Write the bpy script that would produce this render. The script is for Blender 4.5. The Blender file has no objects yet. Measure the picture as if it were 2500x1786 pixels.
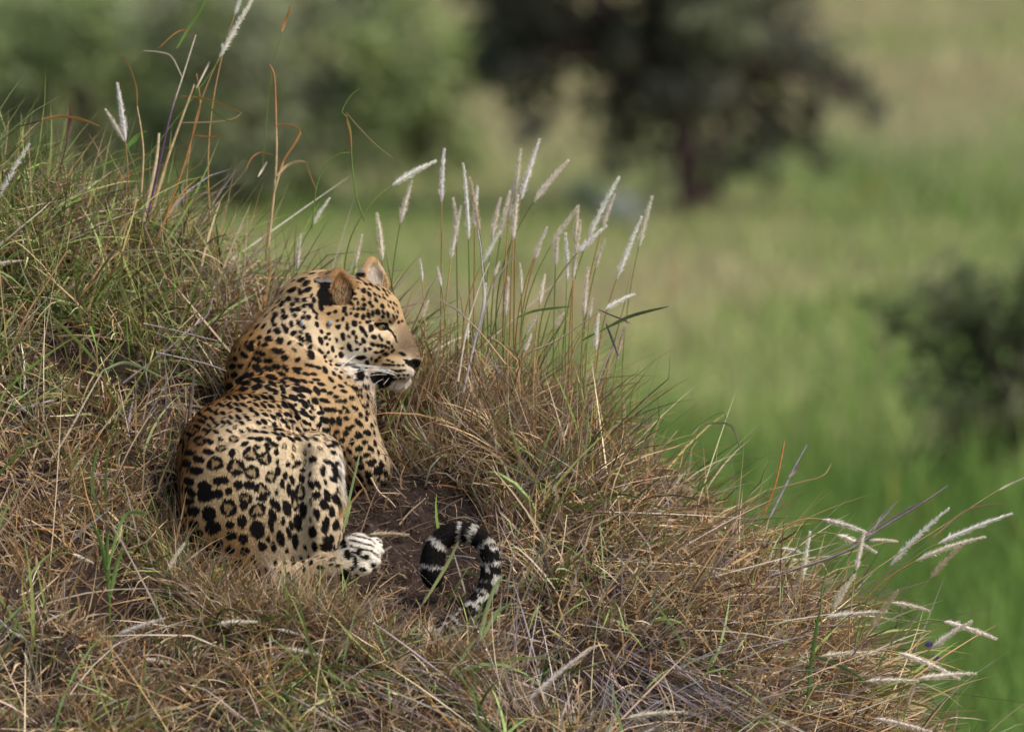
import bpy, math, random
import numpy as np
from mathutils import Vector
from mathutils.bvhtree import BVHTree

rng = np.random.default_rng(7)
random.seed(7)
sc = bpy.context.scene
C = sc.collection

# ------------------------------------------------------------------ camera, sky, sun, exposure
U = 0.0009                       # metres per photograph pixel on the focus plane
DIST = 20.0
TH = math.radians(4.5)
EYE = 3.6                        # eye height above the meadow
FW = np.array([0, math.cos(TH), -math.sin(TH)])
UPV = np.array([0, math.sin(TH), math.cos(TH)])
CAM = np.array([0, -DIST * math.cos(TH), EYE])
cam_d = bpy.data.cameras.new('camera')
cam = bpy.data.objects.new('camera', cam_d)
C.objects.link(cam)
cam.location = CAM
cam.rotation_euler = (math.pi / 2 - TH, 0, 0)
cam_d.sensor_width = 36
cam_d.lens = 36 * DIST / (2500 * U)
cam_d.clip_start = 1
cam_d.clip_end = 6000
cam_d.dof.use_dof = True
cam_d.dof.focus_distance = DIST + 0.18
cam_d.dof.aperture_fstop = 3.5
sc.camera = cam

SUN_DIR = Vector((0.56, -0.26, 0.78)).normalized()      # towards the sun
elev = math.asin(SUN_DIR.z)
rot = math.atan2(SUN_DIR.x, SUN_DIR.y)
w = bpy.data.worlds.new('World')
sc.world = w
w.use_nodes = True
nt = w.node_tree
bg = nt.nodes['Background']
sky = nt.nodes.new('ShaderNodeTexSky')
sky.sky_type = 'NISHITA'
sky.sun_disc = False
sky.sun_elevation = elev
sky.sun_rotation = rot
sky.air_density = 1.0
sky.dust_density = 3.0
nt.links.new(sky.outputs[0], bg.inputs[0])
bg.inputs[1].default_value = 0.08
sun_d = bpy.data.lights.new('sun', 'SUN')
sun_d.energy = 1.5
sun_d.angle = math.radians(16)
sun_d.color = (1.0, 0.95, 0.88)
sun = bpy.data.objects.new('sun', sun_d)
C.objects.link(sun)
sun.rotation_euler = SUN_DIR.to_track_quat('Z', 'Y').to_euler()
sun.location = (5, -5, 12)
vs = sc.view_settings
vs.view_transform = 'Standard'
vs.look = 'None'
vs.gamma = 1
vs.use_curve_mapping = False
vs.exposure = 1.22
sc.cycles.use_denoising = True
sc.cycles.denoiser = 'OPENIMAGEDENOISE'
sc.cycles.denoising_input_passes = 'RGB_ALBEDO_NORMAL'
sc.cycles.denoising_prefilter = 'ACCURATE'


# ------------------------------------------------------------------ helpers
def W(px, py, D):
    """point seen at photograph pixel (px, py), D pixel-units behind the focus plane -> world"""
    px, py, D = np.broadcast_arrays(np.asarray(px, float), np.asarray(py, float), np.asarray(D, float))
    d = DIST + D * U
    r = (px - 1250) * U * d / DIST
    u = (893 - py) * U * d / DIST
    return CAM + r[..., None] * np.array([1.0, 0, 0]) + u[..., None] * UPV + d[..., None] * FW


def Wp(P):
    P = np.asarray(P, float)
    return W(P[..., 0], P[..., 1], P[..., 2])


def inv(P):
    """world -> (px, py, D)"""
    q = np.asarray(P, float) - CAM
    d = q @ FW
    return np.stack([q[..., 0] / d * DIST / U + 1250, 893 - (q @ UPV) / d * DIST / U, (d - DIST) / U], -1)


def on_meadow(px, py):
    ray = W(px, py, 0) - CAM
    return CAM + ray * (EYE / -ray[2])


def tag(o, label=None, cat=None, group=None, kind=None):
    if label: o['label'] = label
    if cat: o['category'] = cat
    if group: o['group'] = group
    if kind: o['kind'] = kind
    return o


def empty(name, loc, label=None, cat=None, group=None):
    o = bpy.data.objects.new(name, None)
    C.objects.link(o)
    o.location = tuple(loc)
    o.empty_display_size = 0.05
    return tag(o, label, cat, group)


def mesh_obj(name, V, faces, mat, parent=None, col=None, smooth=False):
    """V (n,3) world; faces: (m,k) array or list of such arrays; col (n,3) linear albedo"""
    if parent is not None:
        V = V - np.array(parent.location)
    me = bpy.data.meshes.new(name)
    fl = faces if isinstance(faces, list) else [faces]
    fl = [np.asarray(f, np.int32) for f in fl if len(f)]
    li = np.concatenate([f.ravel() for f in fl])
    cnt = np.concatenate([np.full(len(f), f.shape[1], np.int32) for f in fl])
    st = np.concatenate([[0], np.cumsum(cnt)[:-1]]).astype(np.int32)
    me.vertices.add(len(V))
    me.vertices.foreach_set('co', np.asarray(V, np.float32).ravel())
    me.loops.add(len(li))
    me.loops.foreach_set('vertex_index', li.astype(np.int32))
    me.polygons.add(len(cnt))
    me.polygons.foreach_set('loop_start', st)
    if smooth:
        me.polygons.foreach_set('use_smooth', np.ones(len(cnt), bool))
    me.update(calc_edges=True)
    if col is not None:
        at = me.attributes.new('tint', 'FLOAT_COLOR', 'POINT')
        c4 = np.ones((len(V), 4), np.float32)
        c4[:, :3] = np.clip(col, 0, 1)
        at.data.foreach_set('color', c4.ravel())
    me.materials.append(mat)
    o = bpy.data.objects.new(name, me)
    C.objects.link(o)
    if parent is not None:
        o.parent = parent
    return o


def hash3(ix, iy, iz, s=0):
    h = (ix.astype(np.int64) * 374761393 + iy.astype(np.int64) * 668265263 + iz.astype(np.int64) * 2147483647 + s * 974711) & 0xffffffff
    h = ((h ^ (h >> 13)) * 1274126177) & 0xffffffff
    h = ((h ^ (h >> 16)) * 2246822519) & 0xffffffff
    return ((h ^ (h >> 15)) & 0xffff) / 65535.0


def vnoise(P, s=0):
    """value noise in 0..1, P (...,3)"""
    P = np.asarray(P, float)
    i = np.floor(P)
    f = P - i
    f = f * f * (3 - 2 * f)
    i = i.astype(np.int64)
    out = 0
    for a in (0, 1):
        wx = f[..., 0] if a else 1 - f[..., 0]
        for b in (0, 1):
            wy = f[..., 1] if b else 1 - f[..., 1]
            for c in (0, 1):
                wz = f[..., 2] if c else 1 - f[..., 2]
                out = out + wx * wy * wz * hash3(i[..., 0] + a, i[..., 1] + b, i[..., 2] + c, s)
    return out


def fbm(P, s=0, o=4):
    v, a, t = 0, 1.0, 0
    P = np.asarray(P, float)
    for k in range(o):
        v = v + a * vnoise(P, s + k)
        t += a
        a *= 0.5
        P = P * 2.03
    return v / t


def in_poly(x, y, poly):
    r = np.zeros(np.shape(x), bool)
    n = len(poly)
    for i in range(n):
        x1, y1 = poly[i]
        x2, y2 = poly[(i + 1) % n]
        if y1 == y2: continue
        c = ((y1 > y) != (y2 > y)) & (x < (x2 - x1) * (y - y1) / (y2 - y1) + x1)
        r ^= c
    return r


def norm(v):
    return v / np.maximum(np.linalg.norm(v, axis=-1, keepdims=True), 1e-9)


def spline(P, n):
    """Catmull-Rom through P (k,d) -> (n,d)"""
    P = np.asarray(P, float)
    k = len(P)
    Q = np.vstack([2 * P[0] - P[1], P, 2 * P[-1] - P[-2]])
    t = np.linspace(0, k - 1 - 1e-6, n)
    i = t.astype(int)
    f = (t - i)[:, None]
    a, b, c, d = Q[i], Q[i + 1], Q[i + 2], Q[i + 3]
    return 0.5 * (2 * b + (c - a) * f + (2 * a - 5 * b + 4 * c - d) * f ** 2 + (3 * b - a - 3 * c + d) * f ** 3)


def tube(path, rad, sides=5, squash=1.0):
    """tube along path (n,3) with radius (n,) -> V, quads"""
    path = np.asarray(path, float)
    n = len(path)
    rad = np.broadcast_to(np.asarray(rad, float), (n,))
    T = norm(np.gradient(path, axis=0))
    ref = np.array([0.31, -0.9, 0.29])
    A = norm(np.cross(T, ref))
    B = np.cross(T, A)
    an = np.arange(sides) * 2 * math.pi / sides
    V = path[:, None] + rad[:, None, None] * (np.cos(an)[None, :, None] * A[:, None] + squash * np.sin(an)[None, :, None] * B[:, None])
    i = np.arange(n - 1)[:, None] * sides
    j = np.arange(sides)[None]
    j2 = (j + 1) % sides
    Q = np.stack([i + j, i + j2, i + sides + j2, i + sides + j], -1).reshape(-1, 4)
    return V.reshape(-1, 3), Q


class Bag:
    """collects meshes (verts, quads, tris, colours) that become one object"""
    def __init__(s):
        s.V, s.Q, s.T, s.c, s.n = [], [], [], [], 0
    def add(s, V, Q=None, T=None, col=(0.5, 0.5, 0.5)):
        V = np.asarray(V, float).reshape(-1, 3)
        if Q is not None and len(Q): s.Q.append(np.asarray(Q) + s.n)
        if T is not None and len(T): s.T.append(np.asarray(T) + s.n)
        s.V.append(V)
        s.c.append(np.broadcast_to(np.asarray(col, float), (len(V), 3)))
        s.n += len(V)
    def build(s, name, mat, parent=None, smooth=False):
        fl = []
        if s.Q: fl.append(np.concatenate(s.Q))
        if s.T: fl.append(np.concatenate(s.T))
        return mesh_obj(name, np.concatenate(s.V), fl, mat, parent, np.concatenate(s.c), smooth)


def ribbons(root, d0, bend, L, wid, col0, col1, segs=4, kink=None, face=None):
    """many grass blades at once -> V, quads, tris, colours.  All arrays have N rows, world units."""
    N = len(root)
    p = root.copy()
    d = norm(d0)
    pts, dirs = [p], [d]
    kseg = rng.integers(1, segs, N) if kink is not None else None
    for s in range(segs):
        d = norm(d + bend / segs)
        if kink is not None:
            m = (kseg == s)[:, None]
            d = norm(np.where(m, d + kink, d))
        p = p + d * (L / segs)[:, None]
        pts.append(p)
        dirs.append(d)
    if face is None:
        face = norm(rng.normal(size=(N, 3)))
    V, Cc = [], []
    for s in range(segs + 1):
        t = s / segs
        side = norm(np.cross(dirs[s], face))
        wv = wid * (0.75 + 0.5 * t if t < 0.4 else 0.95 * (1 - ((t - 0.4) / 0.6) ** 1.6))
        c = col0 * (1 - t) + col1 * t
        if s < segs:
            V += [pts[s] - side * wv[:, None] / 2, pts[s] + side * wv[:, None] / 2]
            Cc += [c, c]
        else:
            V.append(pts[s]); Cc.append(c)
    M = 2 * segs + 1
    V = np.stack(V, 1).reshape(-1, 3)
    Cc = np.stack(Cc, 1).reshape(-1, 3)
    b = np.arange(N)[:, None] * M
    Q = np.concatenate([b + np.array([[2 * s, 2 * s + 1, 2 * s + 3, 2 * s + 2]]) for s in range(segs - 1)]) if segs > 1 else np.zeros((0, 4), int)
    T = b + np.array([[2 * segs - 2, 2 * segs - 1, 2 * segs]])
    return V, Q, T, Cc, np.stack(pts, 1)


# ------------------------------------------------------------------ materials
def mat_tint(name, rough=0.6, trans=0.0, spec=0.3, noise=0.0, nscale=60.0, bump=0.0):
    """colour comes from the piece's own tint, broken up by fine procedural noise"""
    m = bpy.data.materials.new(name)
    m.use_nodes = True
    n = m.node_tree.nodes
    l = m.node_tree.links
    b = n['Principled BSDF']
    a = n.new('ShaderNodeAttribute')
    a.attribute_name = 'tint'
    src = a.outputs['Color']
    if noise > 0:
        tc = n.new('ShaderNodeTexCoord')
        nz = n.new('ShaderNodeTexNoise')
        nz.inputs['Scale'].default_value = nscale
        nz.inputs['Detail'].default_value = 3
        l.new(tc.outputs['Object'], nz.inputs['Vector'])
        mr = n.new('ShaderNodeMapRange')
        mr.inputs['From Min'].default_value = 0.25
        mr.inputs['From Max'].default_value = 0.75
        mr.inputs['To Min'].default_value = 1 - noise
        mr.inputs['To Max'].default_value = 1 + noise
        l.new(nz.outputs['Fac'], mr.inputs['Value'])
        vm = n.new('ShaderNodeVectorMath')
        vm.operation = 'SCALE'
        l.new(src, vm.inputs[0])
        l.new(mr.outputs[0], vm.inputs['Scale'])
        src = vm.outputs[0]
        if bump > 0:
            bp = n.new('ShaderNodeBump')
            bp.inputs['Strength'].default_value = bump
            bp.inputs['Distance'].default_value = 0.01
            l.new(nz.outputs['Fac'], bp.inputs['Height'])
            l.new(bp.outputs[0], b.inputs['Normal'])
    l.new(src, b.inputs['Base Color'])
    b.inputs['Roughness'].default_value = rough
    b.inputs['Specular IOR Level'].default_value = spec
    if trans > 0:
        t = n.new('ShaderNodeBsdfTranslucent')
        l.new(src, t.inputs['Color'])
        mx = n.new('ShaderNodeMixShader')
        mx.inputs[0].default_value = trans
        l.new(b.outputs[0], mx.inputs[1])
        l.new(t.outputs[0], mx.inputs[2])
        l.new(mx.outputs[0], n['Material Output'].inputs['Surface'])
    return m


M_GRASS = mat_tint('grass_blade', 0.75, 0.10, 0.06)
M_MEADOW = mat_tint('meadow_blade', 0.6, 0.4, 0.2)
M_PLUME = mat_tint('seed_fluff', 0.8, 0.3, 0.05)
M_STALK = mat_tint('dry_stalk', 0.75, 0.1, 0.08, 0.2, 150)
M_LEAF = mat_tint('tree_leaf', 0.6, 0.45, 0.2)
M_BARK = mat_tint('bark', 0.85, 0, 0.2, 0.3, 25, 0.6)
M_SOIL = mat_tint('soil', 0.95, 0, 0.1, 0.45, 45, 1.0)
M_COAT = mat_tint('coat', 0.9, 0, 0.05, 0.08, 250)
M_FUR = mat_tint('fur_strand', 0.85, 0.1, 0.05)
# ------------------------------------------------------------------ the mound (heights authored as seen rows) and the meadow
GX = np.array([-900, -300, 0, 300, 500, 700, 900, 1100, 1300, 1500, 1800, 2100, 2400, 2900, 3600], float)
GD = np.array([-4500, -2200, -1200, -700, -350, -100, 100, 300, 600, 800, 1000, 1300, 1700, 2400, 4500], float)
GT = np.array([
    [5200] * 15,
    [3300, 3200, 3150, 3150, 3150, 3150, 3150, 3150, 3200, 3300, 3500, 3800, 4100, 4600, 5200],
    [2200, 2150, 2130, 2150, 2160, 2180, 2180, 2200, 2260, 2330, 2500, 2800, 3200, 3900, 4800],
    [1780, 1780, 1780, 1800, 1810, 1820, 1830, 1850, 1880, 1930, 2060, 2330, 2750, 3500, 4600],
    [1430, 1450, 1480, 1540, 1555, 1565, 1585, 1625, 1660, 1700, 1800, 2020, 2400, 3200, 4400],
    [1170, 1210, 1260, 1390, 1440, 1455, 1462, 1500, 1470, 1490, 1590, 1800, 2180, 3000, 4300],
    [1000, 1060, 1120, 1260, 1390, 1425, 1410, 1435, 1330, 1360, 1480, 1700, 2080, 2950, 4300],
    [ 840,  910,  980, 1110, 1290, 1330, 1300, 1215, 1210, 1260, 1400, 1650, 2050, 2950, 4300],
    [ 590,  640,  700,  830, 1030, 1190, 1170, 1080, 1080, 1150, 1330, 1620, 2060, 3000, 4300],
    [ 480,  520,  570,  680,  820,  920,  970,  990, 1030, 1120, 1340, 1680, 2150, 3100, 4300],
    [ 440,  470,  510,  600,  710,  810,  880,  950, 1020, 1140, 1430, 1830, 2300, 3200, 4300],
    [ 470,  490,  520,  590,  690,  790,  890, 1000, 1120, 1290, 1640, 2060, 2500, 3300, 4300],
    [ 640,  670,  690,  750,  840,  940, 1060, 1210, 1380, 1580, 1950, 2350, 2750, 3400, 4200],
    [1050, 1080, 1100, 1160, 1250, 1370, 1510, 1680, 1860, 2050, 2400, 2750, 3050, 3500, 4100],
    [3700] * 15], float)
gxs = np.arange(-900, 3601, 20.0)
gds = np.arange(-4500, 4501, 20.0)


def _smooth(A, s, axis):
    k = np.exp(-0.5 * (np.arange(-3 * s, 3 * s + 1) / s) ** 2)
    k /= k.sum()
    pad = [(0, 0), (0, 0)]
    pad[axis] = (3 * s, 3 * s)
    A = np.pad(A, pad, mode='edge')
    return np.apply_along_axis(lambda v: np.convolve(v, k, 'valid'), axis, A)


_a = np.stack([np.interp(gxs, GX, r) for r in GT])
_a = np.stack([np.interp(gds, GD, _a[:, i]) for i in range(len(gxs))], 1)
_a = _smooth(_smooth(_a, 4, 0), 4, 1)
# lumps, and the crumbling bank of bare soil beside the leopard
_X, _D = np.meshgrid(gxs, gds)
_L = np.stack([_X / 230, _D / 230, 0 * _X], -1)
_a = _a - 90 * (fbm(_L, 11, 3) - 0.5)
_a = _a - 26 * (fbm(_L * 5, 15, 3) - 0.5)
GROUND = _a
HOLLOW = [(255, 1470, 115, 85, .93), (1390, 1640, 190, 100, .93), (1560, 1720, 130, 70, .85), (410, 985, 90, 70, .85), (1280, 1550, 80, 65, .85), (470, 930, 40, 50, .8), (200, 870, 90, 45, .75), (60, 1640, 80, 80, .7), (320, 1560, 60, 40, .7)]
for hx, hy, ha, hb, hp in HOLLOW:
    _c = GROUND[:, int((hx - gxs[0]) / 20)]
    _w = (gds > -900) & (gds < 900)
    _d0 = gds[_w][np.argmin(np.abs(_c[_w] - hy - 20))]
    GROUND += 120 * np.exp(-((_X - hx) / ha) ** 2 - ((_D - _d0) / (hb * 0.9)) ** 2)


def ground_py(px, D):
    x = np.clip((np.asarray(px, float) - gxs[0]) / 20, 0, len(gxs) - 1.001)
    d = np.clip((np.asarray(D, float) - gds[0]) / 20, 0, len(gds) - 1.001)
    i, j = d.astype(int), x.astype(int)
    f, g = d - i, x - j
    return (GROUND[i, j] * (1 - f) * (1 - g) + GROUND[i + 1, j] * f * (1 - g) + GROUND[i, j + 1] * (1 - f) * g + GROUND[i + 1, j + 1] * f * g)


SOIL = [(850, 1195), (960, 1185), (1090, 1195), (1130, 1260), (1160, 1330), (1150, 1430), (1100, 1480), (1000, 1500), (920, 1480), (860, 1420), (840, 1300)]


def build_ground():
    us = np.concatenate([np.arange(-900, -200, 60), np.arange(-200, 820, 20), np.arange(820, 1260, 8), np.arange(1260, 2600, 20), np.arange(2600, 3601, 60)]).astype(float)
    ds = np.concatenate([np.arange(-4500, -900, 120), np.arange(-900, -320, 20), np.arange(-320, 500, 8), np.arange(500, 1500, 20), np.arange(1500, 4501, 100)]).astype(float)
    X, D = np.meshgrid(us, ds)
    PY = ground_py(X, D)
    V = W(X, PY, D)
    V[..., 2] += 0.02 * (fbm(V * 22, 3, 4) - 0.5) + 0.008 * (fbm(V * 90, 5, 2) - 0.5)
    bare = np.exp(-((X - 1020) / 190) ** 6 - ((D - 80) / 380) ** 6)
    V[..., 2] += bare * (0.030 * (fbm(V * 45, 7, 3) - 0.5) + 0.016 * np.abs(fbm(V * 110, 8, 3) - 0.5) * 2)
    V[..., 2] = np.maximum(V[..., 2], -0.6)
    nr, nc = X.shape
    i = np.arange(nr - 1)[:, None] * nc
    j = np.arange(nc - 1)[None]
    Q = np.stack([i + j, i + j + 1, i + nc + j + 1, i + nc + j], -1).reshape(-1, 4)
    V = V.reshape(-1, 3)
    n = fbm(V * 7, 21, 3)[:, None]
    g = fbm(V * 1.1, 27, 3)[:, None]
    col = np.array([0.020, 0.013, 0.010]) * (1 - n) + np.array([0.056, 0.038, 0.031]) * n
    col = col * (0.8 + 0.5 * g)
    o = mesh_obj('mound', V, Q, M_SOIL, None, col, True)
    tag(o, kind='structure')
    # meadow, one sheet to the horizon with soft swells far off
    r = np.concatenate([np.arange(0, 140, 4), 140 * 1.25 ** np.arange(1, 17)])
    y = np.concatenate([-r[::-1][:-1], r]) + 30
    xx = y - 30
    X, Y = np.meshgrid(xx, y)
    dd = np.hypot(X, Y + 20)
    Z = 0.10 * (fbm(np.stack([X / 9, Y / 9, 0 * X], -1), 31, 3) - 0.5) * np.clip(dd / 40, 0, 1)
    Z += 0.006 * np.clip(dd - 150, 0, None)
    nr, nc = X.shape
    i = np.arange(nr - 1)[:, None] * nc
    j = np.arange(nc - 1)[None]
    Q = np.stack([i + j, i + j + 1, i + nc + j + 1, i + nc + j], -1).reshape(-1, 4)
    V = np.stack([X, Y, Z], -1).reshape(-1, 3)
    n = fbm(V / 6, 33, 4)[:, None]
    col = np.array([0.12, 0.14, 0.05]) * (1 - n) + np.array([0.20, 0.18, 0.085]) * n
    o = mesh_obj('meadow', V, Q, M_SOIL, None, col, True)
    tag(o, kind='structure')


build_ground()
# ------------------------------------------------------------------ the leopard: one continuous skin grown from a smooth field
def ell(c, r, R=None):
    return ('e', np.array(c, float), np.array(r, float), R)


def con(a, b, ra, rb):
    return ('c', np.array(a, float), np.array(b, float), float(ra), float(rb))


def frame_from(n, up):
    n = np.array(n, float); n /= np.linalg.norm(n)
    u = np.array(up, float); u -= n * (u @ n); u /= np.linalg.norm(u)
    return np.stack([np.cross(u, n), u, n])          # rows: side, up, normal


HS = 5.0
LO = np.array([395.0, 610.0, -330.0])
HI = np.array([1260.0, 1700.0, 1000.0])
NS = ((HI - LO) / HS).astype(int) + 1
axs = [LO[i] + HS * np.arange(NS[i]) for i in range(3)]


def prim_box(p, m):
    if p[0] == 'e':
        c, r = p[1], np.full(3, p[2].max()) if p[3] is not None else p[2]
        lo, hi = c - r, c + r
    else:
        lo = np.minimum(p[1] - p[3], p[2] - p[4])
        hi = np.maximum(p[1] + p[3], p[2] + p[4])
    i0 = np.clip(np.floor((lo - m - LO) / HS).astype(int), 0, NS - 1)
    i1 = np.clip(np.ceil((hi + m - LO) / HS).astype(int) + 1, 1, NS)
    return tuple(slice(a, b) for a, b in zip(i0, i1))


def prim_eval(p, s):
    X = axs[0][s[0]][:, None, None]
    Y = axs[1][s[1]][None, :, None]
    Z = axs[2][s[2]][None, None, :]
    if p[0] == 'e':
        q = [X - p[1][0], Y - p[1][1], Z - p[1][2]]
        if p[3] is not None:
            R = p[3]
            q = [R[k][0] * q[0] + R[k][1] * q[1] + R[k][2] * q[2] for k in range(3)]
        r = p[2]
        k0 = np.sqrt((q[0] / r[0]) ** 2 + (q[1] / r[1]) ** 2 + (q[2] / r[2]) ** 2)
        k1 = np.sqrt((q[0] / r[0] ** 2) ** 2 + (q[1] / r[1] ** 2) ** 2 + (q[2] / r[2] ** 2) ** 2)
        return k0 * (k0 - 1) / np.maximum(k1, 1e-6)
    a, b = p[1], p[2]
    ab = b - a
    t = ((X - a[0]) * ab[0] + (Y - a[1]) * ab[1] + (Z - a[2]) * ab[2]) / (ab @ ab)
    t = np.clip(t, 0, 1)
    d = np.sqrt((X - a[0] - t * ab[0]) ** 2 + (Y - a[1] - t * ab[1]) ** 2 + (Z - a[2] - t * ab[2]) ** 2)
    return d - (p[3] + t * (p[4] - p[3]))


FIELD = np.full(NS, 200.0, np.float32)


def union(prims, k, F=FIELD):
    for p in prims:
        s = prim_box(p, k + 25)
        d = prim_eval(p, s)
        a = F[s]
        h = np.clip(0.5 + 0.5 * (a - d) / k, 0, 1)
        F[s] = a * (1 - h) + d * h - k * h * (1 - h)


def carve(prims, k, F=FIELD):
    for p in prims:
        s = prim_box(p, k + 15)
        d = -prim_eval(p, s)
        a = F[s]
        h = np.clip(0.5 - 0.5 * (a - d) / k, 0, 1)
        F[s] = a * (1 - h) + d * h + k * h * (1 - h)


HD = 600.0
union([ell((590, 1175, 80), (150, 165, 170)), ell((600, 1120, 250), (165, 158, 230)), ell((660, 1080, 430), (160, 160, 200)),
       ell((545, 1220, 220), (105, 130, 150))], 45)
union([ell((622, 1235, 5), (180, 198, 112))], 34)
union([ell((775, 1235, -5), (66, 172, 100)), ell((768, 1120, 55), (70, 68, 100))], 24)
# forequarters, kept with a firmer crease against the flank
FORE = np.full(NS, 200.0, np.float32)
union([ell((735, 1010, 570), (170, 165, 150)), ell((655, 935, 585), (104, 108, 110)), con((715, 890, 585), (765, 770, HD), 148, 102),
       ell((800, 1000, 595), (108, 128, 110)), con((812, 1000, 505), (885, 1130, 475), 92, 64), con((905, 1160, 500), (975, 1215, 780), 46, 36),
       con((660, 1060, 650), (800, 1200, 900), 70, 40)], 40, FORE)
h = np.clip(0.5 + 0.5 * (FIELD - FORE) / 46, 0, 1)
FIELD[:] = FIELD * (1 - h) + FORE * h - 46 * h * (1 - h)
del FORE
# head
union([ell((805, 757, HD), (106, 97, 90)), ell((892, 760, HD), (80, 72, 72)), con((860, 890, HD), (820, 960, 590), 66, 95)], 30)
union([ell((868, 832, 550), (84, 66, 54)), ell((868, 832, 650), (84, 66, 54)), con((922, 822, HD), (980, 872, HD), 58, 39)], 22)
union([ell((932, 768, 546), (44, 19, 20)), ell((932, 768, 654), (44, 19, 20)), ell((966, 893, 574), (45, 30, 27)), ell((966, 893, 626), (45, 30, 27)),
       con((880, 892, HD), (976, 930, HD), 46, 23), ell((925, 828, 548), (34, 22, 22)), ell((925, 828, 652), (34, 22, 22))], 14)
union([con((935, 765, HD), (978, 835, HD), 46, 30), con((978, 835, HD), (1004, 868, HD), 28, 19)], 18)
union([ell((1010, 882, HD), (19, 16, 24)), ell((978, 905, 572), (36, 24, 24)), ell((978, 905, 628), (36, 24, 24)), con((950, 925, HD), (982, 932, HD), 22, 23)], 8)
# mouth line, nostril, eye sockets
carve([con((1012, 909, 570), (962, 918, 560), 2.5, 3.5), con((962, 918, 560), (905, 909, 545), 3.5, 3.0), ell((1011, 888, 578), (9, 6, 8)), ell((1011, 888, 622), (9, 6, 8))], 5)
carve([ell((931, 799, 528), (25, 13, 13)), ell((931, 799, 672), (25, 13, 13))], 8)
# ears
EN = (0.62, -0.05, -0.78)
RN = frame_from(EN, (0.10, -1, 0.05))
EC = np.array((824, 714, 548.0))
union([ell(EC, (43, 50, 25), RN), ell(EC + 20 * RN[1], (27, 42, 16), RN)], 16)
carve([ell(EC + 20 * RN[2] - 2 * RN[1], (31, 40, 20), RN), ell(EC + 17 * RN[2] + 20 * RN[1], (18, 30, 16), RN)], 8)
FN = (0.66, -0.06, -0.75)
RF = frame_from(FN, (0.16, -1, 0.0))
FC = np.array((908, 694, 655.0))
union([ell(FC, (52, 46, 26), RF), ell(FC + 26 * RF[1], (28, 42, 15), RF)], 16)
carve([ell(FC + 17 * RF[2] + 4 * RF[0], (33, 38, 22), RF), ell(FC + 16 * RF[2] + 26 * RF[1], (17, 30, 17), RF)], 6)
# right hind foot
union([con((690, 1425, -70), (835, 1385, -105), 46, 42), ell((872, 1350, -95), (48, 50, 46))], 20)
union([ell((913, 1327, -72), (20, 17, 19)), ell((917, 1348, -95), (20, 17, 19)), ell((908, 1371, -115), (20, 18, 19)), ell((886, 1391, -128), (20, 18, 19))], 9)
# tail
TAIL = spline([(520, 1420, -60), (560, 1540, -170), (650, 1630, -240), (800, 1645, -280), (930, 1618, -290), (1010, 1580, -270), (1085, 1540, -230), (1143, 1500, -190),
               (1184, 1450, -150), (1198, 1398, -125), (1194, 1345, -110), (1163, 1308, -100), (1112, 1298, -95), (1073, 1323, -92), (1056, 1368, -92), (1057, 1417, -94)], 120)
_tr = np.interp(np.linspace(0, 1, 120), [0, .1, .45, .7, .8, .9, .985, 1], [42, 33, 25, 21.5, 23, 27, 28, 20])
union([con(TAIL[i], TAIL[i + 2], _tr[i], _tr[min(i + 2, 119)]) for i in range(0, 117, 2)], 6)


def field_at(P):
    """distance field sampled at px-space points (outside the box: far)"""
    q = np.round((P - LO) / HS).astype(int)
    ok = np.all((q >= 0) & (q < NS), -1)
    q = np.clip(q, 0, NS - 1)
    return np.where(ok, FIELD[q[..., 0], q[..., 1], q[..., 2]], 200.0)


def surface_nets(F):
    S = F < 0
    n = np.array(F.shape) - 1
    cnt = np.zeros(n, np.int8)
    for a in (0, 1):
        for b in (0, 1):
            for c in (0, 1):
                cnt += S[a:n[0] + a, b:n[1] + b, c:n[2] + c]
    act = np.argwhere((cnt > 0) & (cnt < 8))
    idx = np.full(n, -1, np.int64)
    idx[act[:, 0], act[:, 1], act[:, 2]] = np.arange(len(act))
    acc = np.zeros((len(act), 3))
    num = np.zeros(len(act))
    cor = [np.array(c) for c in np.ndindex(2, 2, 2)]
    for u in cor:
        for ax in range(3):
            if u[ax]: continue
            v = u.copy(); v[ax] = 1
            fu = F[tuple((act + u).T)].astype(float)
            fv = F[tuple((act + v).T)].astype(float)
            m = (fu < 0) != (fv < 0)
            t = np.where(m, fu / np.where(m, fu - fv, 1), 0)
            pt = act + u + t[:, None] * (v - u)
            acc += np.where(m[:, None], pt, 0)
            num += m
    V = LO + HS * acc / num[:, None]
    Q = []
    for ax in range(3):
        sl0 = [slice(None)] * 3; sl1 = [slice(None)] * 3
        sl0[ax] = slice(0, -1); sl1[ax] = slice(1, None)
        ch = np.argwhere(S[tuple(sl0)] != S[tuple(sl1)])
        inside = S[tuple(sl0)][tuple(ch.T)]
        b, c = [(1, 2), (2, 0), (0, 1)][ax]
        ok = (ch[:, b] > 0) & (ch[:, c] > 0) & (ch[:, b] < n[b]) & (ch[:, c] < n[c])
        ch, inside = ch[ok], inside[ok]
        eb = np.zeros(3, int); eb[b] = 1
        ec = np.zeros(3, int); ec[c] = 1
        q = np.stack([idx[tuple((ch - eb - ec).T)], idx[tuple((ch - ec).T)], idx[tuple(ch.T)], idx[tuple((ch - eb).T)]], 1)
        q = np.where(inside[:, None], q, q[:, ::-1])
        Q.append(q)
    return V, np.concatenate(Q)


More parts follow.
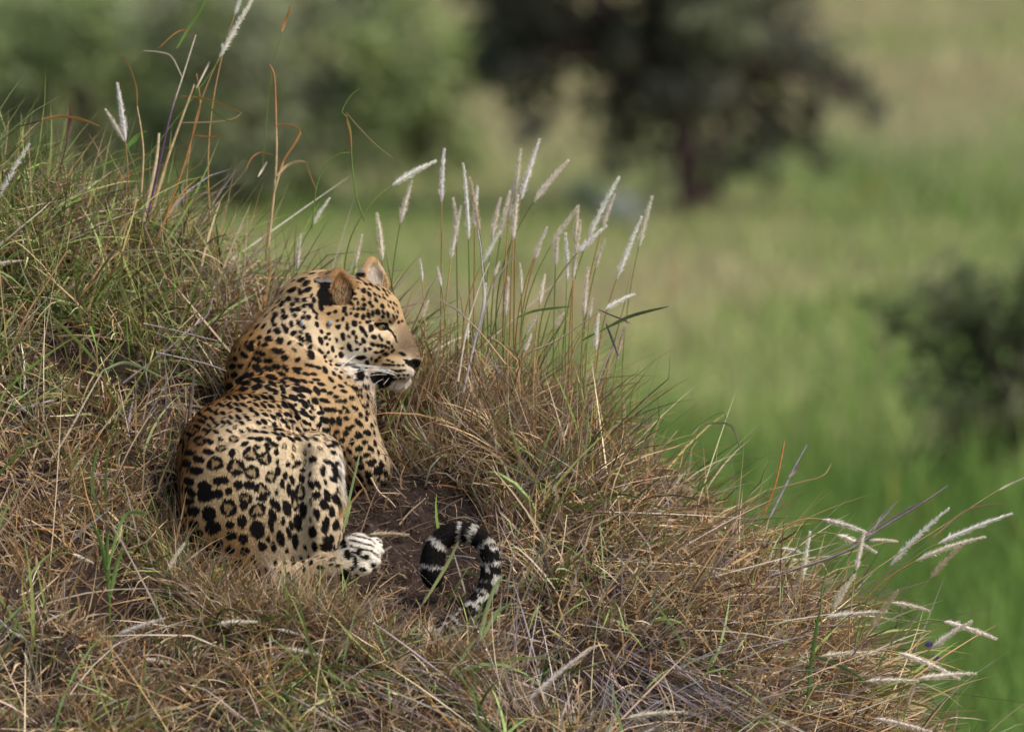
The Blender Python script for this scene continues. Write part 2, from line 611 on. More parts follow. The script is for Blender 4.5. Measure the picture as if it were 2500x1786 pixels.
def subdivide(V, Q):
    n = len(V)
    E = np.concatenate([np.sort(Q[:, [i, (i + 1) % 4]], 1) for i in range(4)])
    ue, inv_ = np.unique(E[:, 0] * np.int64(n) + E[:, 1], return_inverse=True)
    em = (V[ue // n] + V[ue % n]) / 2
    m = len(Q)
    e = [n + inv_[i * m:(i + 1) * m] for i in range(4)]
    f = n + len(ue) + np.arange(m)
    V2 = np.concatenate([V, em, V[Q].mean(1)])
    Q2 = np.concatenate([np.stack([Q[:, i], e[i], f, e[(i + 3) % 4]], 1) for i in range(4)])
    return V2, Q2


def relax(V, Q, k, it=1):
    for _ in range(it):
        s = np.zeros_like(V); c = np.zeros(len(V))
        for i in range(4):
            for j in (1, 3):
                np.add.at(s, Q[:, i], V[Q[:, (i + j) % 4]])
            c += np.bincount(Q[:, i], minlength=len(V)) * 2
        V = V * (1 - k) + k * s / c[:, None]
    return V


def vnormals(V, Q):
    fn = np.cross(V[Q[:, 2]] - V[Q[:, 0]], V[Q[:, 3]] - V[Q[:, 1]])
    N = np.zeros_like(V)
    for i in range(4):
        np.add.at(N, Q[:, i], fn)
    return norm(N)


BV, BQ = surface_nets(FIELD)
BV, BQ = subdivide(BV, BQ)
BV = relax(BV, BQ, 0.5, 2)
BN = vnormals(BV, BQ)
if np.mean(((BV - BV.mean(0)) * BN).sum(1)) < 0:
    BQ = BQ[:, ::-1]; BN = -BN
# creases and bony ridges under the skin: (line, depth, half width)
CREASE = [(((628, 838), (600, 890), (572, 945)), 8, 10), (((763, 965), (776, 1027), (797, 1079), (822, 1130)), 13, 10), (((744, 1085), (734, 1180), (737, 1290), (748, 1380)), 5, 20),
          (((530, 1085), (600, 1048), (680, 1036), (752, 1062)), 9, 17), (((722, 822), (790, 868), (862, 908)), 9, 9), (((852, 905), (880, 938), (906, 952)), 9, 7),
          (((690, 995), (740, 930), (770, 880)), -9, 30), (((650, 1080), (720, 1075), (790, 1100)), -9, 22), (((800, 1010), (850, 1090), (900, 1150)), -7, 24), (((640, 880), (690, 930), (720, 1000)), 7, 22),
          (((700, 1110), (690, 1200), (690, 1300)), -6, 18), (((773, 1130), (770, 1220), (775, 1320)), -7, 15), (((905, 842), (940, 835), (962, 815)), 4, 8), (((930, 872), (955, 866), (985, 872)), 3, 7)]
_t = BVHTree.FromPolygons([tuple(v) for v in BV], [tuple(q) for q in BQ])
_disp = np.zeros(len(BV))
for ln_, dp, wd_ in CREASE:
    dmin = np.full(len(BV), 1e9)
    n_ = 16
    for x_, y_ in spline(ln_, n_):
        h_ = _t.ray_cast(Vector((x_, y_, -600)), Vector((0, 0, 1)))
        if h_[0] is None: continue
        dmin = np.minimum(dmin, ((BV - np.array(h_[0])) ** 2).sum(1))
    _disp += dp * np.exp(-dmin / wd_ ** 2)
BV = BV - BN * _disp[:, None]
BV = relax(BV, BQ, 0.5, 1)
BN = vnormals(BV, BQ)

# --- coat ground colour, from what the coat shows area by area
O_ = (0.42, 0.225, 0.08); T_ = (0.50, 0.335, 0.17); C_ = (0.67, 0.52, 0.33); W_ = (0.82, 0.75, 0.65); M_ = (0.215, 0.145, 0.09)
ANCH = [((470, 1150, 60), O_), ((460, 1300, 20), O_), ((560, 1330, -80), O_), ((560, 1230, -90), T_), ((640, 1300, -100), T_), ((640, 1200, -95), C_), ((700, 1350, -90), C_),
        ((640, 1100, 30), C_), ((690, 1060, 60), C_), ((740, 1250, -90), C_), ((750, 1120, -10), C_), ((800, 1080, 40), C_), ((840, 1160, 0), W_), ((830, 1260, -60), C_), ((760, 1350, -80), C_),
        ((500, 1020, 200), O_), ((560, 960, 300), O_), ((600, 1020, 150), T_), ((660, 990, 320), T_), ((720, 1020, 330), C_), ((770, 1050, 300), C_),
        ((560, 900, 580), O_), ((600, 830, 560), O_), ((660, 870, 480), O_), ((660, 950, 450), O_), ((740, 900, 450), O_), ((760, 960, 430), T_), ((820, 980, 430), T_), ((890, 990, 540), T_),
        ((800, 1060, 410), O_), ((870, 1060, 400), T_), ((940, 1130, 450), C_), ((860, 1150, 410), T_), ((920, 1040, 500), C_),
        ((680, 760, 560), T_), ((720, 700, 580), T_), ((720, 800, 500), C_), ((780, 820, 500), C_), ((760, 870, 480), C_), ((860, 920, 520), W_), ((820, 900, 490), C_), ((890, 965, 560), W_),
        ((810, 770, 500), T_), ((800, 775, 505), O_), ((860, 760, 520), T_), ((860, 830, 500), C_), ((870, 870, 510), W_), ((900, 850, 520), C_), ((920, 740, 550), T_), ((900, 700, 580), T_),
        ((950, 815, 545), C_), ((968, 780, 580), T_), ((960, 740, 570), T_), ((985, 815, 580), M_), ((970, 850, 560), M_), ((1000, 850, 590), M_), ((1015, 865, 600), M_),
        ((935, 860, 545), T_), ((960, 885, 550), T_), ((985, 900, 555), C_), ((1000, 915, 570), W_), ((980, 940, 580), W_), ((940, 930, 560), T_),
        ((880, 1340, -140), W_), ((915, 1345, -110), W_), ((840, 1380, -140), C_), ((760, 1400, -120), T_)]
AP = np.array([a[0] for a in ANCH], float); AC = np.array([a[1] for a in ANCH], float)
HEADP = np.array([a[0][1] < 950 and a[0][0] > 780 for a in ANCH])


def anchor_mix(P, AP, A, sig):
    out = np.zeros((len(P), A.shape[1])); ws = np.full(len(P), 1e-9)
    for a, c, s in zip(AP, A, sig):
        d2 = ((P - a) ** 2).sum(1) / s ** 2
        wt = np.exp(-d2) + 0.002 / (1 + d2)
        out += wt[:, None] * c; ws += wt
    return out / ws[:, None]


# far side wears the same coat mirrored in the head plane / body
PM = BV.copy()
PM[:, 2] = np.where((BV[:, 2] > HD) & (BV[:, 1] < 1000), 2 * HD - BV[:, 2], BV[:, 2])
col = anchor_mix(PM, AP, AC, np.where(HEADP, 26.0, 48.0))
GROUNDCOL = col.copy()

# --- dark marks: (x, y, half length, half width, angle[, ring]) read off three enlargements of the photograph
CR1 = (400, 600, 3.247)
CR2 = (650, 620, 4.51)
CR3 = (400, 950, 3.248)
FACE = [(1075,405,28,22,40),(1135,440,32,13,60),(1075,498,18,18,0),(1145,537,17,17,0),(1212,510,25,14,50),(1285,573,26,18,60),(1082,562,20,16,0),(1072,602,18,15,0),(1015,603,15,13,0),(1170,577,12,15,0),(1012,540,18,10,90),(965,600,12,8,90),
(1232,640,28,22,80),(1175,655,32,16,85),(1132,678,30,18,70),(1070,693,28,20,90),(1000,675,25,22,0),(937,652,14,13,0),(885,665,18,14,60),(848,710,22,13,100),(975,760,35,27,70),(1040,755,12,9,0),(1115,748,18,13,0),(1150,740,14,10,0),
(895,800,42,17,85),(800,802,25,14,-60),(775,800,14,14,0),(1060,830,38,18,60),(1100,885,32,13,70),(1157,820,35,22,85),(962,865,25,20,80),(915,905,18,11,40),(850,912,36,22,80),(995,920,28,13,80),(995,962,22,12,70),(1072,948,30,20,60),
(1190,915,30,22,-10),(1250,905,26,10,70),(1275,940,20,8,70),(1175,995,25,19,40),(1235,1005,20,18,0),(1275,1010,16,16,0),(1315,1018,20,11,80),(1335,970,18,8,80),(1355,975,18,7,80),(1385,1020,18,8,80),(1350,1035,14,8,70),(1385,1075,12,7,100),(1405,1060,14,7,100),
(1145,1040,20,15,0),(1215,1080,26,12,5),(1280,1070,24,13,-25),(1305,1095,24,10,-35),(1330,1112,20,10,-30),(1165,1150,22,10,100),(1210,1170,20,14,-30),(1250,1135,12,10,0),(1345,1170,22,11,10),(1390,1187,18,8,10),(1040,990,14,12,0),(1092,1050,24,12,80),
(920,1020,45,20,60),(1045,1140,55,20,0),(825,1105,32,26,80),(735,1045,38,16,75),(655,920,18,16,-20),(690,875,22,15,0),(778,950,26,14,70),(605,955,48,20,65),(470,925,50,14,60),(390,930,36,16,40),(212,810,50,18,65),(285,762,32,22,85),(360,745,22,20,30),
(420,800,20,17,60),(390,855,20,13,50),(125,840,36,26,20),(470,695,24,18,40),(410,695,20,14,60),(555,700,18,12,60),(560,775,28,16,70),(610,850,22,14,50),(325,665,22,20,0),(360,605,24,22,0),(300,615,22,20,0),(195,620,24,20,0),(205,685,30,24,0),(235,680,14,14,0),
(110,660,24,20,90),(80,720,40,16,100),(95,770,26,20,0),(290,548,20,20,0),(350,500,36,18,45),(180,540,34,20,-50),(255,485,28,20,-40),(385,415,38,18,70),(295,390,52,20,-25),(460,390,44,20,-25),(430,500,20,20,90),(450,320,42,24,-30),(420,570,18,18,0),(490,575,28,12,60),
(525,625,28,12,60),(500,455,24,8,-60),(530,505,28,18,80),(600,270,70,14,-15),(545,295,22,14,-30),(400,280,44,14,-25),(1340,670,32,14,75),(1290,645,30,10,60),(1285,690,18,16,0),(1370,530,14,8,60),(1400,600,20,6,60),(1405,690,22,8,70),(1460,750,12,12,0),(1495,740,12,10,0),
(1440,690,14,6,70),(1365,750,10,10,0),(1300,400,26,7,50),(1230,380,30,7,45),(1200,445,24,8,50),(1330,450,22,7,50),(1410,545,18,6,55),(1450,640,18,6,70),(1100,330,28,7,40),(1160,340,26,7,40),(1020,270,26,7,30),(960,290,22,7,40),(1250,470,18,6,50),(1350,570,18,6,60),
(1310,1215,22,10,5),(1355,1220,22,10,5),(1402,1222,22,10,5),(1458,1225,20,11,5),(1508,1225,14,9,5),(1290,1262,30,10,12),(1335,1275,26,11,12),(1380,1283,26,12,5),(1428,1288,26,12,0),(1478,1283,22,12,0),(1522,1280,18,9,-5),
(1350,1325,18,10,8),(1400,1333,18,11,3),(1460,1335,16,11,0),(1515,1330,14,9,0),(1562,1332,9,7,0),(1435,1378,12,8,0),(1480,1370,11,7,0),(1522,1368,9,6,0),(920,1215,80,11,5),(1045,1325,62,36,85),(800,1218,34,14,0),(1115,1190,24,18,60),(1500,1100,34,13,25),(980,1240,60,8,10),
(430,640,24,12,60),(460,545,22,9,70),(510,560,20,9,70),(560,660,18,9,60),(655,345,85,34,-68),(622,450,85,34,-72),(606,555,62,26,82),(580,430,40,14,-70),(690,505,16,10,0),(960,440,12,10,0),(985,440,12,10,0)]
NECK = [(830,735,30,22,0),(925,750,28,22,30),(900,670,26,18,20),(965,645,36,16,55),(770,845,38,14,10),(810,780,30,12,-10),(690,800,30,22,0),(640,860,34,18,40),(905,825,46,18,10),(965,880,24,16,0),(740,895,36,18,15),(835,905,30,14,10),(890,950,32,18,10),(750,965,42,26,30),
(680,1020,50,22,-10),(830,968,34,17,20),(860,1040,48,17,15),(935,1010,36,14,20),(970,970,34,14,60),(545,950,28,20,-25),(605,945,22,18,0),(560,1015,28,20,-40),(600,1060,34,18,-40),(520,1110,32,22,-40),(650,1085,38,16,-8),(745,1065,48,14,15),(740,1115,40,16,-10),(635,1135,36,14,-10),
(565,885,22,16,-45),(1060,1140,40,16,20),(1120,1140,50,16,20),(1065,1000,32,12,15),(1130,1010,28,14,10),(1190,1015,24,11,10),(1040,1065,44,15,25),(1110,1070,30,11,20),(950,1080,26,12,40),(865,1090,36,12,30),(860,1140,50,12,20),(945,1135,34,14,60),(1215,1145,36,18,55),(1270,1145,22,14,20),
(1245,1095,36,12,15),(1320,1165,20,11,10),(1210,1060,30,10,5),(1170,860,36,20,65),(1060,970,34,16,10),(1280,980,30,16,60),(1160,945,40,10,15),(1230,965,24,10,15),(1245,835,24,9,45),(1100,730,24,10,50),(1040,820,20,9,50),(1150,725,36,16,60),(1090,780,18,8,30),
(1030,1205,36,18,20),(1095,1190,30,12,20),(1200,1225,30,18,60),(1115,1250,38,18,50),(1015,1280,40,11,45),(960,1250,30,10,45),(1120,1330,44,16,30),(1275,1225,42,14,15),(1300,1295,34,16,10),(1370,1190,22,10,10),(1430,1150,26,10,15),(1520,1125,40,12,25),(1410,1110,24,9,20),(1550,1170,26,11,30),
(1490,1200,18,12,0),(1440,1225,20,11,10),(1390,1225,26,10,-5),(1590,1260,18,11,10),(1515,1280,30,12,30),(1440,1280,22,12,20),(1350,1295,32,16,20),(1245,1320,24,14,-10),(1280,1380,38,24,10),(1330,1385,24,22,80),(1390,1385,32,20,85),(1455,1365,24,13,10),(1400,1310,16,13,0),(1460,1310,18,12,0),
(1560,1335,20,14,40),(1610,1315,18,12,50),(1545,1395,38,18,40),(1480,1430,42,16,-20),(1610,1475,28,18,20),(1540,1500,30,26,-20),(1285,1455,28,20,10),(1370,1465,22,18,0),(1440,1480,26,16,20),(1410,1525,24,17,10),(1345,1510,22,13,10),(1350,1560,30,14,30),(1490,1550,26,20,80),(1590,1550,24,14,0),
(1645,1420,16,10,70),(1550,1600,22,20,0),(1630,1600,20,14,60),(1060,1100,20,8,20),(1170,1080,20,9,20),(1330,1060,26,10,40),(1400,1040,22,9,40),(1350,1010,22,9,50),(1450,1090,24,9,40),(1180,1280,26,10,50),(1060,1340,36,10,45),(1000,1340,24,9,45),(700,760,26,12,-20),(760,720,20,12,-30),(720,880,14,10,0)]
SHO = [(1420,500,26,15,30),(1470,480,26,14,40),(1540,540,34,24,10),(1550,465,28,22,0),(1630,580,28,20,40),(1565,605,24,22,0),(1610,515,24,20,0),(1700,640,36,34,60),(1760,660,32,14,75),(1665,560,24,16,60),(1725,590,28,16,60),(1550,690,40,22,60),(1640,730,26,18,20),(1740,735,26,20,0),
(1620,670,30,24,80),(1430,580,30,16,40),(1470,580,24,14,60),(1555,775,46,18,-25),(1340,495,20,14,20),(1400,440,24,10,40),(1330,440,22,12,30),(1650,470,20,12,60),(1500,640,20,12,60)]
HAU = [(135,410,32,18,20),(290,405,46,30,0,1),(370,410,30,18,30),(355,490,38,20,10),(455,465,44,24,-10,1),(200,500,38,22,0),(180,580,34,28,0),(280,550,44,24,10),(410,580,64,48,-10,1),(570,610,60,60,0,1),(690,505,56,46,0,1),(700,650,56,48,10,1),(800,545,54,48,30,1),(260,640,50,30,10),
(200,720,40,30,0),(320,760,50,36,20),(455,715,60,26,0),(330,830,55,55,0),(210,810,44,28,40),(430,820,34,32,0),(515,795,26,30,0),(590,750,26,32,90),(675,750,36,26,0),(780,790,60,40,30,1),(780,855,38,24,0),(650,855,50,36,10,1),(640,915,30,28,0),(740,950,62,52,-20,1),(515,935,64,62,0,1),
(360,980,52,58,0),(235,960,44,34,0),(390,1090,58,48,-15),(525,1065,30,32,0),(620,1040,44,32,90),(745,1100,68,52,90),(540,1155,40,30,10),(630,1175,32,36,0),(260,1140,50,30,-20),(430,1215,34,32,0),(530,1265,34,30,0),(310,1240,44,30,20),(230,1060,40,26,0),(200,880,40,24,0),(110,890,34,26,0),
(380,1300,54,34,0),(640,1270,30,26,0),(600,1410,60,36,80),(780,1240,36,28,60),(925,1175,56,26,85),(860,985,48,26,80),(900,920,40,22,70),(860,890,32,18,80),(975,930,58,28,75),(1040,905,46,28,80,1),(1105,945,56,26,90),(1060,1040,60,26,85),(1085,810,54,34,85,1),(990,785,50,14,85),(1015,710,34,14,75),
(1095,700,34,18,80),(1020,820,40,16,80),(1170,750,34,18,60),(1220,750,32,16,60),(1210,830,30,26,0),(1265,905,36,30,70),(1210,975,40,22,80),(1330,960,44,20,80),(1280,1070,56,26,-80),(1360,1070,42,22,-75),(1175,1125,44,24,85),(1295,840,44,20,70),(1360,860,40,24,70),(1355,640,60,22,85),(1260,640,38,20,85),
(1300,570,34,14,20),(1340,710,34,14,30),(1180,550,26,20,0),(1060,580,20,16,0),(1100,635,20,14,0),(1030,610,18,12,0),(985,590,18,16,90),(960,680,26,14,85),(905,640,34,16,90),(850,690,42,36,80,1),(940,740,36,14,85),(990,1130,44,14,75),(1040,1190,60,20,85),(1010,1070,36,14,80),(1290,1180,30,26,0),(1325,1180,30,20,80),
(1290,1240,44,34,0),(1190,1240,36,16,80),(870,1240,40,16,80),(850,1060,50,18,80),(740,450,26,14,20),(820,450,28,18,60),(880,430,28,14,20),(830,395,24,12,20),(760,390,34,14,0),(560,390,34,24,0,1),(640,430,30,14,-20),(690,385,24,10,0),(890,350,30,8,20),(800,340,30,8,10),(730,330,28,7,20),
(1410,1210,30,24,0),(1450,1310,40,26,90),(1512,1360,44,15,80),(1430,1485,42,46,0),(1480,1420,18,14,0)]
for i in range(16):                                             # fine dashes on the hind paw
    HAU.append((1470 + 38 * (i % 5) + 10 * (i // 5), 1150 + 48 * (i // 5) + 9 * (i % 5), 15, 4, 20))
# the folded flank: short slanting dashes
_r = np.random.default_rng(3)
for gy in range(60, 420, 33):
    for gx in range(150, 1250, 56):
        x = gx + _r.uniform(-14, 14) + (gy // 33 % 2) * 28
        y = gy + _r.uniform(-9, 9)
        if y < 175 - 0.33 * (x - 150) + 0 or x > 1215 - 0 * y: continue
        if any((x - m[0]) ** 2 + (y - m[1]) ** 2 < (m[2] + 22) ** 2 for m in HAU): continue
        if x > 1010 + 0.45 * y + 60: continue
        FOLD = 34 + _r.uniform(-12, 12)
        HAU.append((x, y, _r.uniform(20, 30), _r.uniform(8, 12), FOLD))

tree_ = BVHTree.FromPolygons([tuple(v) for v in BV], [tuple(q) for q in BQ])


def cast(px, py):
    h = tree_.ray_cast(Vector((px, py, -600)), Vector((0, 0, 1)))
    return None if h[0] is None else (np.array(h[0]), np.array(h[1]))


dark = np.zeros(len(BV))
tan_ = np.zeros(len(BV))
wob = (fbm(BV / 9.0, 41, 2) - 0.5)
wob2 = (fbm(BV / 22.0, 43, 2) - 0.5)
order = np.argsort(BV[:, 0]); SX = BV[order, 0]
used = []; szs = []


def paint(c, L, Wd, ang, ring, facing=True, basis=None):
    m = max(L, Wd) * 1.5 + 3
    i0, i1 = np.searchsorted(SX, [c[0] - m, c[0] + m])
    ids = order[i0:i1]
    P = BV[ids] - c
    k = (np.abs(P[:, 1]) < m) & (np.abs(P[:, 2]) < 2.6 * m + 12)
    if facing: k &= BN[ids][:, 2] < 0.15
    ids = ids[k]; P = P[k]
    if basis is None:
        a = math.radians(ang)
        u = (P[:, 0] * math.cos(a) + P[:, 1] * math.sin(a)) / L
        v = (-P[:, 0] * math.sin(a) + P[:, 1] * math.cos(a)) / Wd
    else:
        u = P @ basis[0] / L; v = P @ basis[1] / Wd
    r = np.sqrt(u * u + v * v)
    s = min(L, Wd)
    r = r + wob[ids] * min(0.55, 5.5 / s) + wob2[ids] * min(0.35, s / 30)
    ed = 1.6 / s
    if ring:
        th = np.arctan2(v, u)
        gap = 0.5 + 0.5 * np.cos(th * 3 + c[0] * 1.7 + c[1])
        inner = 0.40 + 0.55 * np.clip(gap - 0.80, 0, 1) * 3.0
        dk = np.clip((1.0 - r) / ed + 0.5, 0, 1) * np.clip((r - inner) / (ed * 1.6) + 0.5, 0, 1)
        tan_[ids] = np.maximum(tan_[ids], np.clip((0.8 - r) / 0.2, 0, 1))
    else:
        dk = np.clip((1.0 - r) / ed + 0.5, 0, 1)
    dark[ids] = np.maximum(dark[ids], dk)


for lst, (ox, oy, k) in ((FACE, CR2), (NECK, CR1), (SHO, CR3), (HAU, CR3)):
    for mrk in lst:
        hit = cast(ox + mrk[0] / k, oy + mrk[1] / k)
        if hit is None: continue
        used.append(hit[0])
        kk_ = (1.10 if mrk[0] < 840 else 1.17) if lst is HAU else 1.12
        szs.append(mrk[2] / k)
        paint(hit[0], kk_ * mrk[2] / k + 1.3, kk_ * mrk[3] / k + 1.3, mrk[4], len(mrk) > 5)

# --- flow of the hair, nose to tail
FLOW = [((1010, 870, 580), (-1, -.6, -.2)), ((985, 920, 570), (-1, .25, -.1)), ((960, 945, 580), (-.5, 1, 0)), ((950, 780, 560), (-.8, -.6, -.1)), ((880, 830, 530), (-1, .3, -.1)), ((900, 720, 580), (-1, -.5, 0)), ((820, 770, 510), (-1, .3, 0)),
        ((860, 900, 520), (-1, .5, -.1)), ((730, 720, 560), (-1, .7, 0)), ((680, 820, 540), (-.5, 1, -.2)), ((760, 850, 480), (-.8, .7, -.2)), ((600, 900, 540), (-.4, 1, -.5)), ((700, 930, 450), (-.8, .6, -.5)), ((830, 980, 430), (-.6, .8, -.2)),
        ((870, 1080, 410), (-.1, 1, -.1)), ((930, 1150, 450), (.1, 1, -.1)), ((640, 990, 300), (-.6, .3, -1)), ((520, 1020, 180), (-.3, .5, -1)), ((640, 1080, 40), (-.5, .7, -.6)), ((480, 1200, 20), (-.2, 1, -.4)), ((600, 1300, -90), (-.1, 1, -.1)),
        ((720, 1200, -90), (-.1, 1, 0)), ((800, 1150, -20), (.6, .8, -.1)), ((840, 1160, 10), (1, .4, -.2)), ((820, 1260, -60), (.4, 1, 0)), ((870, 1340, -130), (1, .1, 0)), ((840, 1390, -140), (1, -.1, 0)), ((700, 1390, -100), (.2, 1, 0))]
flow = anchor_mix(PM, np.array([f[0] for f in FLOW], float), norm(np.array([f[1] for f in FLOW], float)), np.full(len(FLOW), 50.0))
# tail: hair and bands follow the tail itself
td = np.full(len(BV), 1e9); ti = np.zeros(len(BV), int)
tm = np.where((BV[:, 1] > 1260) & ((BV[:, 0] > 1010) | (BV[:, 1] > 1455)))[0]
for i in range(len(TAIL)):
    d = np.linalg.norm(BV[tm] - TAIL[i], axis=1)
    b = d < td[tm]
    td[tm[b]] = d[b]; ti[tm[b]] = i
istail = (td < 60) & (ti > 12)
TT = norm(np.gradient(TAIL, axis=0))
flow[istail] = TT[ti[istail]]
flow = norm(flow - BN * (flow * BN).sum(1, keepdims=True))
# bands along the tail by length from the tip, in px
seg = np.linalg.norm(np.diff(TAIL, axis=0), axis=1)
fromtip = np.concatenate([np.cumsum(seg[::-1])[::-1], [0]])
tpos = fromtip[ti] + wob2 * 14 + wob * 6
outer = ((BV - TAIL[ti]) * norm(TAIL[ti] - np.array([1125, 1400, -90]))).sum(1) / 24
band = np.ones(len(BV))
for lo, hi, amt in ((30, 37, .9), (88, 101, .9), (152, 160, .8), (184, 196, .9), (232, 243, .8), (290, 295, .6), (338, 342, .6), (372, 377, .7), (425, 433, .8), (490, 500, .8), (560, 580, 1), (640, 665, 1), (720, 745, 1)):
    band = np.minimum(band, 1 - amt * np.clip((tpos - lo) / 3 + .5, 0, 1) * np.clip((hi - tpos) / 3 + .5, 0, 1))
pale = (fbm(BV / 17.0, 47, 2) > 0.61) & (tpos > 250)
band = np.where(pale & istail, np.minimum(band, 0.15), band)
dark = np.where(istail, band, dark)
col[istail] = (0.54, 0.49, 0.43)

# the rest of the body: spots scattered evenly, laid along the hair
cand = rng.permutation(len(BV))[:40000]
UA = np.array(used); placed = []
grid = {}
for i in cand:
    p = BV[i]
    if istail[i]: continue
    big = p[2] < 250 and p[1] > 1000
    sp = 40 if big else (20 if p[1] < 860 and p[0] > 760 else 30)
    vis = BN[i][2] < -0.15
    if vis and p[1] < 1420: sp = (32 if p[0] < 650 else 22) if (p[1] > 1050 and p[0] < 850) else (15.5 if p[0] > 790 and p[1] < 950 else 22)
    if (np.linalg.norm(UA - p, axis=1) < np.array(szs) + sp * (0.52 if vis else 0.7)).any(): continue
    if p[0] > 900 and p[1] > 770 and p[1] < 960: continue
    if placed and (((np.array(placed) - p) ** 2).sum(1) < sp ** 2).any(): continue
    if p[0] > 955 and p[1] < 960: continue
    placed.append(p)
    f = flow[i]; s = np.cross(BN[i], f)
    q = sp * (rng.uniform(.28, .38) if vis else rng.uniform(.28, .42))
    paint(p, q * 1.25, q * .8, 0, big and rng.random() < .5, False, (f, s))

# tiny specks over the brow and forehead, and lines of whisker spots kept crisp
sp_ = []
while len(sp_) < 55:
    sx_, sy_ = rng.uniform(850, 985), rng.uniform(675, 795)
    hit = cast(sx_, sy_)
    if hit is None or (np.linalg.norm(UA - hit[0], axis=1) < np.array(szs) + 4).any() or any((sx_ - a) ** 2 + (sy_ - b) ** 2 < 64 for a, b in sp_):
        sp_.append((0, 0)); continue
    sp_.append((sx_, sy_))
    paint(hit[0], rng.uniform(2.2, 3.6), rng.uniform(1.6, 2.2), 55, False)

# solid marks of the face: nose leather, lips, eye rim and tear line, backs of the ears
def blot(poly, crop, soft=2.0, tint=None, facing=True, zr=None):
    ox, oy, k = crop
    pl = np.array([(ox + a / k, oy + b / k) for a, b in poly])
    x, y = BV[:, 0] + wob * (14 if soft > 2 else 6), BV[:, 1] + wob2 * 9
    bb = (x > pl[:, 0].min() - 6) & (x < pl[:, 0].max() + 6) & (y > pl[:, 1].min() - 6) & (y < pl[:, 1].max() + 6)
    if facing: bb &= (BN[:, 2] < 0.3)
    if zr: bb &= (BV[:, 2] > zr[0]) & (BV[:, 2] < zr[1])
    ids = np.where(bb)[0]
    k_ = in_poly(x[ids], y[ids], [tuple(p) for p in pl])
    return ids[k_]


HZ = (440, 760)
for pl in ([(1140, 1295), (1250, 1285), (1335, 1320), (1435, 1372), (1375, 1445), (1290, 1460), (1180, 1415), (1132, 1350)],
           [(1505, 1150), (1580, 1165), (1680, 1165), (1760, 1170), (1740, 1250), (1645, 1300), (1605, 1255), (1535, 1205)],
           [(1330, 800), (1350, 800), (1400, 860), (1450, 935), (1440, 985), (1425, 960), (1385, 890), (1335, 845)],
           [(1180, 765), (1215, 752), (1290, 752), (1340, 770), (1345, 840), (1310, 850), (1255, 842), (1205, 800)]):
    ids = blot(pl, CR2, zr=HZ)
    dark[ids] = 1
earp = (BV - EC) @ RN.T
near_ear = (np.abs(earp[:, 0]) < 52) & (np.abs(earp[:, 1]) < 66) & (np.abs(earp[:, 2]) < 34) & (BV[:, 1] < 745)
earf = (BV - FC) @ RF.T
far_ear = (np.abs(earf[:, 0]) < 52) & (np.abs(earf[:, 1]) < 66) & (np.abs(earf[:, 2]) < 34) & (BV[:, 1] < 728)
for m_, q_, R_ in ((near_ear, earp, RN), (far_ear, earf, RF)):
    face_ = ((BN @ R_[2]) > 0.05) & ~((q_[:, 0] < (-24 if R_ is RN else -34)) & (q_[:, 1] < 30) & ((BN @ R_[0]) < -0.2))
    rim = (q_[:, 0] / 42) ** 2 + ((q_[:, 1] - 6) / 60) ** 2
    ins = m_ & face_ & (rim < 1.15)
    dark[ins] = 0
    deep = np.clip((0.75 - rim[ins]) / 0.6, 0, 1)[:, None]
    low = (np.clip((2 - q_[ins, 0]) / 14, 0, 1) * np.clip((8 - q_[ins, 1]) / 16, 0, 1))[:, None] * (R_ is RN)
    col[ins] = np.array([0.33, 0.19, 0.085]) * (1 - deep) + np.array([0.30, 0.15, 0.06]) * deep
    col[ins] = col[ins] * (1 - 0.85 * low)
    if R_ is RF:
        col[ins] = np.array([0.55, 0.34, 0.16]) * (1 - deep) + np.array([0.74, 0.66, 0.55]) * deep
    bk = m_ & ~face_
    dark[bk] = np.where((q_[bk, 1] > 22) & (q_[bk, 1] < 44), 0.25, 1)
    col[bk] = (0.34, 0.31, 0.28)
darkm = dark[:, None]
col = np.where((tan_ > 0)[:, None], col * (1 - 0.38 * tan_[:, None]) * np.array([1.0, 0.93, 0.8]) ** tan_[:, None], col)
DK = np.array([0.012, 0.010, 0.009])
col = col * (0.93 + 0.28 * (fbm(BV / 40, 51, 3)[:, None] - 0.5))
COAT = col * (1 - darkm) + DK * darkm

leopard = empty('leopard', W(640, 1440, 0), 'black spotted golden leopard lying on the dry grass mound, head turned right', 'leopard')
BW = Wp(BV)
mesh_obj('body', BW, BQ, M_COAT, leopard, COAT, True)

# --- fur: short strands rooted all over the skin
NF = 190000
fa = np.linalg.norm(np.cross(BV[BQ[:, 2]] - BV[BQ[:, 0]], BV[BQ[:, 3]] - BV[BQ[:, 1]]), axis=1)
fc_n = BN[BQ[:, 0]][:, 2]
fa = fa * np.where(fc_n < 0.25, 1.0, 0.25)
fc = BV[BQ].mean(1)
fa = fa * np.where((fc[:, 1] < 960) & (fc[:, 0] > 780), 1.7, 1.0)
pick = rng.choice(len(BQ), NF, p=fa / fa.sum())
u, v = rng.random(NF)[:, None], rng.random(NF)[:, None]
q = BQ[pick]


def bil(A):
    return (A[q[:, 0]] * (1 - u) + A[q[:, 1]] * u) * (1 - v) + (A[q[:, 3]] * (1 - u) + A[q[:, 2]] * u) * v


